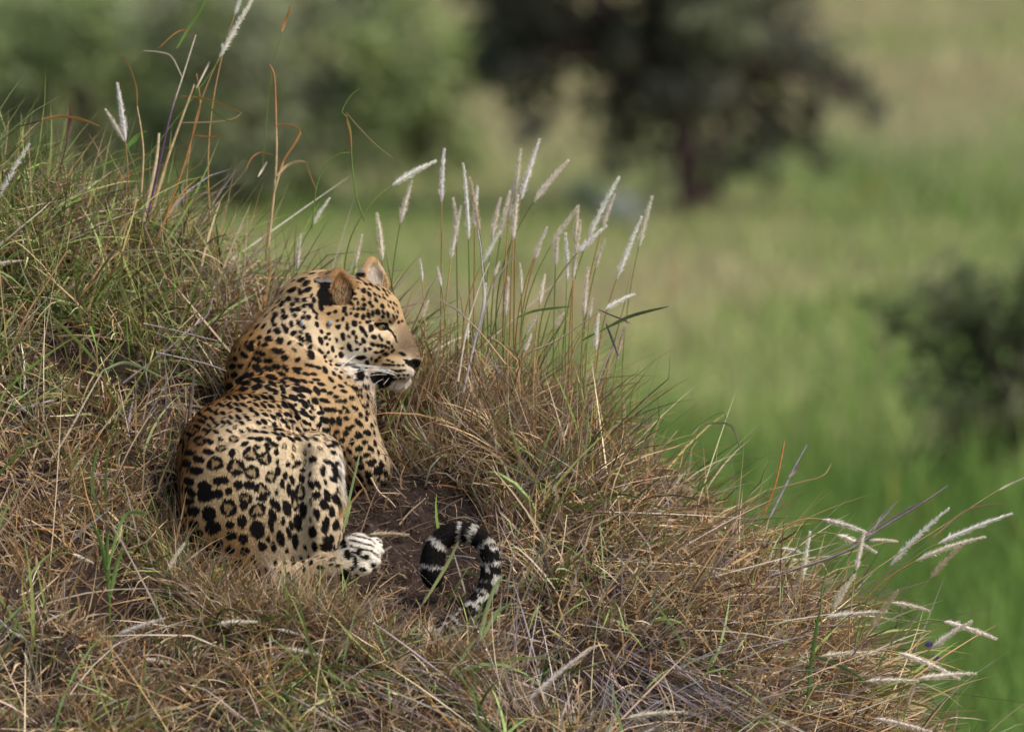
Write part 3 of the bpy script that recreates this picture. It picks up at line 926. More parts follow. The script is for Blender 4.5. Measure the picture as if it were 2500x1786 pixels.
FP, FNm, FFl = bil(BV), norm(bil(BN)), norm(bil(flow))
kk = (u[:, 0] > .5).astype(int); kv = (v[:, 0] > .5).astype(int)
ci = q[np.arange(NF), np.where(kv == 0, kk, 3 - kk)]
FC_ = COAT[ci] * rng.uniform(0.82, 1.22, NF)[:, None]
ln = np.full(NF, 8.0)
hd = (FP[:, 1] < 960) & (FP[:, 0] > 760)
ln[hd] = 4.5
ln[(FP[:, 0] > 940) & (FP[:, 1] < 925) & hd] = 3.2
ln[(FP[:, 1] > 925) & (FP[:, 0] > 930) & (FP[:, 1] < 1000) & (FP[:, 2] > 400)] = 13
ln[(FP[:, 1] > 900) & (FP[:, 0] < 910) & (FP[:, 0] > 840) & (FP[:, 1] < 1010) & (FP[:, 2] > 450)] = 14
ln[(FP[:, 0] > 825) & (FP[:, 1] > 1110) & (FP[:, 1] < 1240) & (FP[:, 2] < 150)] = 26
ln[istail[ci]] = 9
ln[near_ear[ci] | far_ear[ci]] = 8
ln[(np.abs(FP[:, 0] - 931) < 24) & (np.abs(FP[:, 1] - 799) < 13) & hd] = 1.0
ln *= rng.uniform(0.7, 1.25, NF)
jit = norm(rng.normal(size=(NF, 3)))
lift = np.where(hd, 0.22, 0.30)[:, None]
d0 = norm(FFl + FNm * lift * 1.3 + jit * 0.16)
d1 = norm(FFl + FNm * lift * 0.2 + jit * 0.20)
side = norm(np.cross(d0, FNm))
wd = (np.where(hd, 1.3, 1.8) * rng.uniform(.7, 1.2, NF))[:, None]
P1 = FP + d0 * ln[:, None] * 0.5
P2 = P1 + d1 * ln[:, None] * 0.5
FP = FP - FNm * 0.6
Vf = np.stack([FP - side * wd / 2, FP + side * wd / 2, P1 + side * wd * .4, P1 - side * wd * .4, P2], 1)
b = np.arange(NF)[:, None] * 5
fur = mesh_obj('fur', Wp(Vf.reshape(-1, 3)), [b + np.array([[0, 1, 2, 3]]), b + np.array([[3, 2, 4]])], M_FUR, leopard,
               np.repeat(np.clip(FC_, 0, .9), 5, axis=0))
fur['kind'] = 'stuff'


# --- eyes, whiskers, ear tufts
def eye_mat():
    m = bpy.data.materials.new('eye')
    m.use_nodes = True
    b = m.node_tree.nodes['Principled BSDF']
    a = m.node_tree.nodes.new('ShaderNodeAttribute')
    a.attribute_name = 'tint'
    m.node_tree.links.new(a.outputs['Color'], b.inputs['Base Color'])
    b.inputs['Roughness'].default_value = 0.08
    return m


M_EYE = eye_mat()
for zc, sg in ((0, -1), (1, 1)):
    ex, ey = 931, 799
    hit = cast(ex, ey)
    cz = hit[0][2] + 13.0 if sg < 0 else 2 * HD - hit[0][2] - 13.0
    R = 15.5
    th = np.linspace(0, math.pi, 17); ph = np.arange(24) * 2 * math.pi / 24
    look = norm(np.array([0.45, 0.02, sg * 1.0]))
    fr = frame_from(look, (0, -1, 0))
    loc = np.stack([np.sin(th)[:, None] * np.cos(ph), np.sin(th)[:, None] * np.sin(ph), np.cos(th)[:, None] + 0 * ph], -1).reshape(-1, 3)
    V = np.array([ex, ey, cz]) + R * loc @ fr
    i = np.arange(16)[:, None] * 24; j = np.arange(24)[None]; j2 = (j + 1) % 24
    Q = np.stack([i + j, i + j2, i + 24 + j2, i + 24 + j], -1).reshape(-1, 4)
    ang = np.repeat(th, 24)
    cc = np.where((ang < 0.34)[:, None], (0.008, 0.008, 0.008), np.where((ang < 1.0)[:, None], (0.21, 0.155, 0.05), (0.02, 0.016, 0.012)))
    mesh_obj('eye', Wp(V), Q, M_EYE, leopard, cc, True)

M_WHISK = mat_tint('whisker', 0.35, 0.2, 0.5)
WHI = [((962, 908), (900, 893), (822, 888)), ((965, 912), (900, 896), (818, 893)), ((966, 915), (905, 902), (840, 899)), ((955, 904), (905, 902), (846, 912)), ((968, 918), (930, 904), (880, 902)),
       ((868, 866), (832, 898), (795, 928)), ((866, 868), (840, 888), (812, 905)), ((945, 914), (920, 914), (902, 917)), ((972, 912), (935, 897), (870, 889)), ((935, 925), (925, 930), (915, 937)), ((950, 922), (942, 932), (936, 938))]
for a, m_, e in WHI:
    h = cast(*a)
    z0 = h[0][2] + 1
    P = spline([(a[0], a[1], z0), (m_[0], m_[1], z0 - 34), (e[0], e[1], z0 - 62)], 9)
    V, Q = tube(P, np.linspace(0.7, 0.35, 9), 4)
    mesh_obj('whisker', Wp(V), Q, M_WHISK, leopard, np.broadcast_to((0.88, 0.87, 0.84), V.shape))
tb = Bag()
for k in range(150):
    nr_ = k < 105
    Ec, Rr = (EC, RN) if nr_ else (FC, RF)
    a = rng.uniform(-0.9, 0.9); y0 = rng.uniform(-40, 5)
    r0 = Ec + Rr[0] * (26 * a + 6) + Rr[1] * y0 + Rr[2] * 1
    tip = r0 + Rr[1] * rng.uniform(12, 34) + Rr[0] * rng.uniform(-16, 10) + Rr[2] * rng.uniform(8, 20)
    P = spline([r0, (r0 + tip) / 2 + Rr[2] * 5, tip], 5)
    V, Q = tube(P, np.linspace(0.9, 0.2, 5), 3)
    tb.add(Wp(V), Q, None, ((0.62, 0.48, 0.3) if k % 3 else (0.36, 0.22, 0.11)) if nr_ else (0.78, 0.72, 0.62))
tb.build('ear_hair', M_FUR, leopard)['kind'] = 'stuff'

# two engorged ticks on the cheek
for tx, ty, r_, lab in ((803, 790, (6.5, 7.5, 5), 'round blue-grey tick on the leopard\'s cheek, nearer the eye'), (736, 792, (4.5, 7.5, 4), 'narrow blue-grey tick on the leopard\'s neck behind the cheek')):
    h = cast(tx, ty)
    th = np.linspace(0, math.pi, 9); ph = np.arange(12) * 2 * math.pi / 12
    L_ = np.stack([np.sin(th)[:, None] * np.cos(ph), np.cos(th)[:, None] + 0 * ph, np.sin(th)[:, None] * np.sin(ph)], -1).reshape(-1, 3)
    V = h[0] + h[1] * 6 + L_ * np.array(r_)
    i = np.arange(8)[:, None] * 12; j = np.arange(12)[None]; j2 = (j + 1) % 12
    o = mesh_obj('tick', Wp(V), np.stack([i + j, i + j2, i + 12 + j2, i + 12 + j], -1).reshape(-1, 4), M_WHISK, None, np.broadcast_to((0.26, 0.30, 0.34), V.shape), True)
    tag(o, lab, 'tick', 'ticks on the leopard')
# ------------------------------------------------------------------ grass of the mound
STRAW = 0.88 * np.array([(0.62, 0.46, 0.26), (0.50, 0.34, 0.18), (0.43, 0.27, 0.125), (0.35, 0.18, 0.065), (0.42, 0.34, 0.27), (0.32, 0.26, 0.29), (0.20, 0.125, 0.075), (0.70, 0.60, 0.44)])
STRAW_P = np.array([.17, .18, .17, .12, .12, .06, .11, .07])
GREEN = 1.2 * np.array([(0.13, 0.20, 0.045), (0.20, 0.24, 0.07), (0.27, 0.35, 0.14), (0.09, 0.15, 0.03), (0.30, 0.30, 0.11)])
CATPOLY = [(490, 1020), (560, 930), (620, 790), (690, 690), (790, 640), (900, 610), (965, 650), (1045, 880), (1005, 970), (925, 970), (965, 1180), (865, 1215), (855, 1290), (945, 1300), (940, 1385), (860, 1390), (825, 1340), (700, 1340), (580, 1325), (520, 1290), (482, 1180)]
FACEPOLY = [(640, 800), (690, 690), (790, 640), (900, 610), (965, 650), (1045, 880), (1000, 975), (860, 990), (700, 940)]
TAILPOLY = [(1015, 1440), (1025, 1320), (1080, 1262), (1180, 1272), (1230, 1350), (1220, 1470), (1150, 1475), (1150, 1400), (1110, 1440)]
SOILVIEW = [(855, 1190), (950, 1170), (1130, 1190), (1180, 1280), (1150, 1460), (1100, 1540), (950, 1540), (870, 1450)]


def greenness(px, py):
    g = 0.15 + 0.58 * np.clip((620 - px) / 500, 0, 1) * np.clip((1150 - py) / 300, 0, 1)
    g = g + 0.22 * np.exp(-((px - 950) / 260) ** 2 - ((py - 620) / 160) ** 2)
    g = g + 0.10 * np.exp(-((px - 900) / 500) ** 2 - ((py - 1700) / 160) ** 2)
    g = g - 0.05 * np.clip((px - 1200) / 300, 0, 1)
    n = fbm(np.stack([px / 150, py / 150, 0 * px], -1), 61, 3)
    return np.clip(g * (0.3 + 1.4 * np.clip((n - 0.3) / 0.4, 0, 1)), 0.03, 0.8)


def field_of_tufts(n_tuft, per, lo=(-420, -850), hi=(2480, 1350)):
    """tuft centres on the mound, denser where the photograph has thick grass"""
    tx = rng.uniform(lo[0], hi[0], n_tuft)
    td_ = rng.uniform(lo[1], hi[1], n_tuft)
    k = rng.poisson(per, n_tuft) + 1
    i = np.repeat(np.arange(n_tuft), k)
    return tx, td_, i


def keep_mask(root_px, pts, strict=1.0, hollow=1.0):
    """no blade through the animal, only a few across its sight line, little on the bare soil"""
    N = len(pts)
    q = inv(pts.reshape(-1, 3)).reshape(N, -1, 3)
    k = np.ones(N, bool)
    f = field_at(q.reshape(-1, 3)).reshape(N, -1).min(1)
    k &= f > 2
    r = rng.random(N)
    front = q[:, :, 2].mean(1)
    hit = in_poly(q[..., 0], q[..., 1], CATPOLY).any(1)
    fl = field_at(np.stack([q[..., 0], q[..., 1], q[..., 2] + 0], -1).reshape(-1, 3)).reshape(N, -1).min(1)
    before = hit & (front < np.where(q[:, -1, 1] < 1000, 450, 150))
    k &= ~(before & (r < 0.975 * strict))
    hf = in_poly(q[..., 0], q[..., 1], FACEPOLY).any(1) & (front < 560)
    k &= ~(hf & (r < 0.997 * strict))
    ht = in_poly(q[..., 0], q[..., 1], TAILPOLY).any(1) & (front < -90)
    k &= ~(ht & (r < 0.93 * strict))
    hs = in_poly(q[..., 0], q[..., 1], SOILVIEW).any(1)
    k &= ~(hs & (r < 0.82 * strict))
    for hx, hy, ha, hb, hp in HOLLOW:
        k &= ~((((root_px[:, 0] - hx) / ha) ** 2 + ((root_px[:, 1] - hy) / hb) ** 2 < rng.uniform(0.6, 1.3, N)) & (rng.random(N) < hp * hollow))
    k &= ~(in_poly(root_px[:, 0], root_px[:, 1], SOIL) & (rng.random(N) < 0.86 * strict))
    return k


def lean_dir(px, D):
    """world direction the thatch combs over: outward and down on the right, a little left at the far left"""
    lx = np.interp(px, [-200, 300, 700, 1100, 1500, 2000, 2500], [0.05, 0.1, 0.12, 0.10, 0.35, 0.75, 0.9])
    n1 = fbm(np.stack([px / 260, D / 260, 0 * px], -1), 71, 2) - 0.5
    n2 = fbm(np.stack([px / 260, D / 260, 0 * px + 9], -1), 73, 2) - 0.5
    v = np.stack([lx + 1.7 * n1, -0.25 + 1.5 * n2, np.full_like(lx, 0.85)], -1)
    return v


def pick_cols(n, table, p=None):
    c = table[rng.choice(len(table), n, p=p)]
    return c * rng.uniform(0.3, 1.5, (n, 1)) * rng.uniform(0.93, 1.07, (n, 3))


def lay(n_tuft, per, spread, Lr, Wr, bend_s, jit, up=1.0, kink=None, greens=None, segs=4, strict=1.0, region=None, clumpcol=True, tab=STRAW, tabp=STRAW_P, lf=None, box=None, hollow=0.62):
    tx, tD, i = field_of_tufts(n_tuft, per, *(box or ((-420, -850), (2480, 1350))))
    if region is not None:
        ok = region(tx, ground_py(tx, tD), tD)
        ok = ok[i]
        i = i[ok]
    N = len(i)
    px = tx[i] + rng.normal(0, spread, N)
    D = tD[i] + rng.normal(0, spread, N)
    py = ground_py(px, D)
    root = W(px, py, D)
    root[:, 2] -= 0.008
    base = lean_dir(tx, tD) * np.array([1, 1, up])
    tj = rng.normal(0, jit * 0.8, (n_tuft, 3)) * np.array([1, 1, 0.4])
    out = np.stack([(px - tx[i]), (D - tD[i]), 0 * px], -1) / max(spread, 1) * 0.22
    d0 = norm(base)[i] + tj[i] + out + rng.normal(0, jit, (N, 3)) * np.array([1, 1, 0.5])
    bend = norm(rng.normal(size=(N, 3))) * rng.uniform(0.1, 1.0, (N, 1)) * bend_s + np.array([0, 0, -1]) * rng.uniform(0.0, 1.0, (N, 1)) * bend_s
    tl = rng.uniform(0.7, 1.3, n_tuft)
    L = rng.uniform(*Lr, N) * tl[i]
    if lf is not None: L = L * lf(px, py, D)
    wid = rng.uniform(*Wr, N)
    c = pick_cols(N, tab, tabp)
    if clumpcol:
        tc = pick_cols(n_tuft, tab, tabp)
        c = 0.55 * c + 0.45 * tc[i]
    c1 = c * rng.uniform(0.85, 1.2, (N, 1))
    if greens is not None:
        g = rng.random(N) < greens * greenness(px, py)
        gc = pick_cols(N, GREEN)
        c = np.where(g[:, None], gc, c)
        c1 = np.where(g[:, None], gc * 0.8 + 0.2 * c1, c1)
    kk = None
    if kink is not None:
        kk = norm(rng.normal(size=(N, 3))) * (rng.random((N, 1)) < kink[0]) * kink[1]
    V, Q, T, col_, pts = ribbons(root, d0, bend, L, wid, c, c1, segs, kk)
    k = keep_mask(np.stack([px, py], -1), pts, strict, hollow)
    M = 2 * segs + 1
    V = V.reshape(N, M, 3)[k]; col_ = col_.reshape(N, M, 3)[k]
    n = len(V)
    b = np.arange(n)[:, None] * M
    Q = np.concatenate([b + np.array([[2 * s, 2 * s + 1, 2 * s + 3, 2 * s + 2]]) for s in range(segs - 1)])
    T = b + np.array([[2 * segs - 2, 2 * segs - 1, 2 * segs]])
    return V.reshape(-1, 3), Q, T, col_.reshape(-1, 3)


def lenmap(px, py, D):
    """grass kept low round the animal and on the trodden front of its bed"""
    m = np.ones_like(px)
    near = np.exp(-((px - 660) / 260) ** 2 - ((D + 190) / 170) ** 2)
    m *= 1 - 0.25 * near
    m *= 1 + 0.30 * np.clip((450 - px) / 400, 0, 1) * np.clip((D - 300) / 500, 0, 1)
    return m


g = Bag()
# low tangled thatch
for args in (dict(n_tuft=6000, per=8, spread=22, Lr=(0.035, 0.125), Wr=(0.0022, 0.0054), bend_s=1.0, jit=0.75, kink=(0.6, 1.35), greens=0.65, segs=4, lf=lenmap),
             dict(n_tuft=330, per=9, spread=14, Lr=(0.10, 0.19), Wr=(0.0022, 0.0048), bend_s=1.3, jit=0.45, kink=(0.35, 1.0), greens=0.8, segs=4, box=((480, -300), (850, -165))),
             dict(n_tuft=34, per=7, spread=13, Lr=(0.09, 0.17), Wr=(0.0022, 0.0048), bend_s=1.2, jit=0.4, kink=(0.35, 1.0), greens=1.4, segs=4, strict=0.0, box=((560, -290), (850, -190))),
             dict(n_tuft=50, per=7, spread=14, Lr=(0.09, 0.17), Wr=(0.0022, 0.0048), bend_s=1.2, jit=0.4, kink=(0.35, 1.0), greens=1.6, segs=4, strict=0.0, box=((1060, -330), (1235, -235))),
             dict(n_tuft=60, per=7, spread=14, Lr=(0.10, 0.20), Wr=(0.0022, 0.0048), bend_s=1.2, jit=0.4, kink=(0.35, 1.0), greens=0.9, segs=4, strict=0.55, box=((480, -300), (840, -165))),
             dict(n_tuft=190, per=8, spread=12, Lr=(0.08, 0.19), Wr=(0.0022, 0.0048), bend_s=1.3, jit=0.45, kink=(0.35, 1.0), greens=1.2, segs=4, box=((380, -170), (475, 120))),
             dict(n_tuft=130, per=7, spread=16, Lr=(0.07, 0.14), Wr=(0.0022, 0.0045), bend_s=1.3, jit=0.45, kink=(0.35, 1.0), greens=1.2, segs=4, strict=0.2, box=((880, -430), (1160, -300))),
             dict(n_tuft=3950, per=5, spread=30, Lr=(0.035, 0.12), Wr=(0.0022, 0.0050), bend_s=0.8, jit=1.1, up=0.2, kink=(0.5, 1.3), greens=0.2, segs=3, lf=lenmap)):
    V, Q, T, c_ = lay(**args)
    g.add(V, Q, T, c_)
tag(g.build('grass_thatch', M_GRASS), 'low tangled straw-coloured dry grass matting the mound round the leopard', 'grass', kind='stuff')

g = Bag()
# upright stems and longer dry blades
V, Q, T, c_ = lay(1270, 5, 24, (0.11, 0.26), (0.0024, 0.0050), 1.1, 0.46, kink=(0.55, 1.1), greens=0.9, segs=5, lf=lenmap, region=lambda x, y, D: (D > 150) | (x > 1150) | ((x < 380) & (rng.random(len(x)) < 0.6)))
g.add(V, Q, T, c_)
V, Q, T, c_ = lay(260, 4, 28, (0.20, 0.40), (0.0020, 0.0036), 0.8, 0.30, kink=(0.4, 0.9), greens=0.9, segs=5, region=lambda x, y, D: ((D > 350) & (x < 1400)) & ((x < 560) | (x > 900) | (D > 700)))
g.add(V, Q, T, c_)

# the grown-up fringe of the ridge at the left, and the dense dry stand the plumes grow from
V, Q, T, c_ = lay(400, 5, 22, (0.14, 0.34), (0.0026, 0.0060), 1.2, 0.45, kink=(0.5, 1.1), greens=1.9, segs=5, box=((-420, 550), (640, 1150)))
g.add(V, Q, T, c_)
V, Q, T, c_ = lay(330, 5, 26, (0.10, 0.30), (0.0022, 0.0048), 0.8, 0.36, up=1.2, kink=(0.5, 1.0), greens=0.9, segs=5, box=((960, 380), (1480, 900)))
g.add(V, Q, T, c_)
V, Q, T, c_ = lay(120, 5, 22, (0.12, 0.26), (0.0022, 0.0046), 0.9, 0.28, kink=(0.3, 0.9), greens=1.2, segs=5, box=((620, 640), (1000, 1000)))
g.add(V, Q, T, c_)
# flat broken straw leaves and long pale stems lying across everything
V, Q, T, c_ = lay(1900, 2, 30, (0.05, 0.13), (0.0048, 0.0080), 1.5, 0.7, up=0.6, kink=(0.5, 1.2), segs=4, tab=STRAW * 1.1, clumpcol=False, lf=lenmap)
g.add(V, Q, T, c_)
V, Q, T, c_ = lay(700, 1.2, 30, (0.18, 0.42), (0.0024, 0.0040), 0.5, 0.8, up=0.45, kink=(0.25, 0.6), segs=5, tab=np.array([(0.62, 0.5, 0.32), (0.55, 0.45, 0.36), (0.5, 0.32, 0.15)]), tabp=None, clumpcol=False)
g.add(V, Q, T, c_)
tag(g.build('tall_dry_grass', M_GRASS), 'longer upright dry stems and blades standing along the top of the mound', 'grass', kind='stuff')

g = Bag()
# broad green blades, mostly at the left
V, Q, T, c_ = lay(990, 4, 16, (0.12, 0.28), (0.0045, 0.0085), 1.3, 0.40, kink=(0.2, 0.6), segs=5, tab=GREEN, tabp=None, lf=lenmap,
                  region=lambda x, y, D: rng.random(len(x)) < 1.5 * greenness(x, y) + 0.03)
g.add(V, Q, T, c_)
tag(g.build('green_grass', M_GRASS), 'scattered fresh green blades growing up through the dry mound grass', 'grass', kind='stuff')

g = Bag()
# grey dead stems fallen in sheaves at the lower right, and the flattened bed behind the haunch
GREY = np.array([(0.40, 0.35, 0.34), (0.30, 0.25, 0.27), (0.36, 0.27, 0.20), (0.48, 0.42, 0.36), (0.24, 0.18, 0.15)])
V, Q, T, c_ = lay(330, 10, 24, (0.16, 0.36), (0.0024, 0.0042), 0.25, 0.16, up=0.35, hollow=0.0, segs=4, tab=GREY, tabp=None, clumpcol=False,
                  region=lambda x, y, D: ((x > 1120) & (x < 1800) & (D < -150) & (D > -700)) | ((x > 330) & (x < 520) & (D > 250) & (D < 520)) | (rng.random(len(x)) < 0.10))
g.add(V, Q, T, c_)
V, Q, T, c_ = lay(190, 9, 22, (0.14, 0.34), (0.0024, 0.0042), 0.35, 0.2, up=-0.15, hollow=0.0, segs=4, tab=GREY, tabp=None, clumpcol=False, box=((1130, -650), (1760, -180)))
g.add(V, Q, T, c_)
tag(g.build('fallen_grass_stems', M_GRASS), 'grey dead grass stems fallen in loose sheaves down the front of the mound', 'grass', kind='stuff')

# fine roots and litter over the bare soil
N = 1700
px = rng.uniform(850, 1230, N); D = rng.uniform(-260, 480, N)
root = W(px, ground_py(px, D), D); root[:, 2] += 0.004
d0 = rng.normal(size=(N, 3)) * np.array([1, 1, 0.25]) + np.array([0.1, -0.2, 0])
c = pick_cols(N, np.array([(0.30, 0.20, 0.13), (0.22, 0.15, 0.10), (0.42, 0.30, 0.19), (0.13, 0.09, 0.06)]))
V, Q, T, cc, pts = ribbons(root, d0, rng.normal(0, 0.9, (N, 3)), rng.uniform(0.02, 0.085, N), rng.uniform(0.0012, 0.0032, N), c, c, 4, rng.normal(0, 0.5, (N, 3)))
g = Bag()
g.add(V, Q, T, cc)
tag(g.build('root_litter', M_GRASS), 'fine roots and broken straw lying on the bare brown soil', 'litter', kind='stuff')
# crumbs of soil
g = Bag()
ico = norm(np.array([(1, 1, 1), (-1, -1, 1), (-1, 1, -1), (1, -1, -1), (0, 0, 1.5), (0, 0, -1.5), (1.4, 0, 0), (-1.4, 0, 0), (0, 1.4, 0), (0, -1.4, 0)], float))
CL_T = np.array([(4, 6, 0), (4, 0, 8), (4, 8, 1), (4, 7, 1), (4, 1, 9), (4, 9, 6), (5, 6, 3), (5, 3, 9), (5, 9, 7), (5, 7, 2), (5, 2, 8), (5, 8, 6), (0, 6, 8), (1, 7, 9), (3, 9, 6), (2, 7, 8), (8, 1, 7)])
for k in range(420):
    x = rng.uniform(850, 1220); D = rng.uniform(-240, 470)
    r = rng.uniform(0.0015, 0.006)
    p = W(x, ground_py(x, D), D)
    g.add(p + ico * r * rng.uniform(0.7, 1.3, (10, 3)), None, CL_T, np.array((0.075, 0.052, 0.038)) * rng.uniform(.6, 1.5))
tag(g.build('soil_crumbs', M_SOIL), 'crumbled dark soil scattered on the bare patch beside the leopard', 'soil', kind='stuff')

# ------------------------------------------------------------------ meadow grass behind, sparse rows of tall blades out to the trees
N = 96000
dist = 26.5 * (125 / 26.5) ** rng.random(N)
lat = rng.uniform(-0.125, 0.125, N)
x = lat * dist; y = CAM[1] + dist
P3 = np.stack([x / 2.2, y / 3.2, 0 * x], -1)
n1 = fbm(P3, 81, 3); n2 = fbm(P3 * 0.35, 83, 2)
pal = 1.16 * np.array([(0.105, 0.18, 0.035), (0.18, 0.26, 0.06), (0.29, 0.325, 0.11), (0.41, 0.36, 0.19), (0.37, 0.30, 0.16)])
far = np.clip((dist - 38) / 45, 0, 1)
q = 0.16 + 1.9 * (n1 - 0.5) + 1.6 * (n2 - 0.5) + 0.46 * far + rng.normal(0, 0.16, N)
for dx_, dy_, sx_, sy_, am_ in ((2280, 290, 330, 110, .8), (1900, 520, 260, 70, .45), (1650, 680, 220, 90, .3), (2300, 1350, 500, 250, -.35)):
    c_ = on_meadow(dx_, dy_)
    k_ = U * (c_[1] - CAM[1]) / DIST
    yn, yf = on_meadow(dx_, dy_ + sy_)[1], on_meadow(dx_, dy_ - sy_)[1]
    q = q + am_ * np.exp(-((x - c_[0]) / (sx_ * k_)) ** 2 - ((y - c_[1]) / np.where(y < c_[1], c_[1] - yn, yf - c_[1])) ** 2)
q = np.clip(q, 0, 0.999) * 4
i0 = q.astype(int)
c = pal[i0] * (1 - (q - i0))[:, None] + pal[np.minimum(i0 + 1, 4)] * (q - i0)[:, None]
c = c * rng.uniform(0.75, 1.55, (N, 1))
fl = rng.random(N) < 0.004
c[fl] = (0.50, 0.26, 0.05)
L = rng.uniform(0.22, 0.60, N) * (0.7 + 0.7 * n2) * np.interp(dist, [27, 36, 44, 60], [1.0, 0.85, 0.5, 0.42])
root = np.stack([x, y, np.full(N, -0.05)], -1)
d0 = np.array([0.12, 0, 1]) + rng.normal(0, 0.22, (N, 3))
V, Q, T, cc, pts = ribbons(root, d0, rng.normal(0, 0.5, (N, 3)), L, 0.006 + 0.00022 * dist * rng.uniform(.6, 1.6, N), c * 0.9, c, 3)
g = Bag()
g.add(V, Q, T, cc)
tag(g.build('meadow_grass', M_MEADOW), 'tall soft green and tan meadow grass spreading behind the mound', 'grass', kind='stuff')
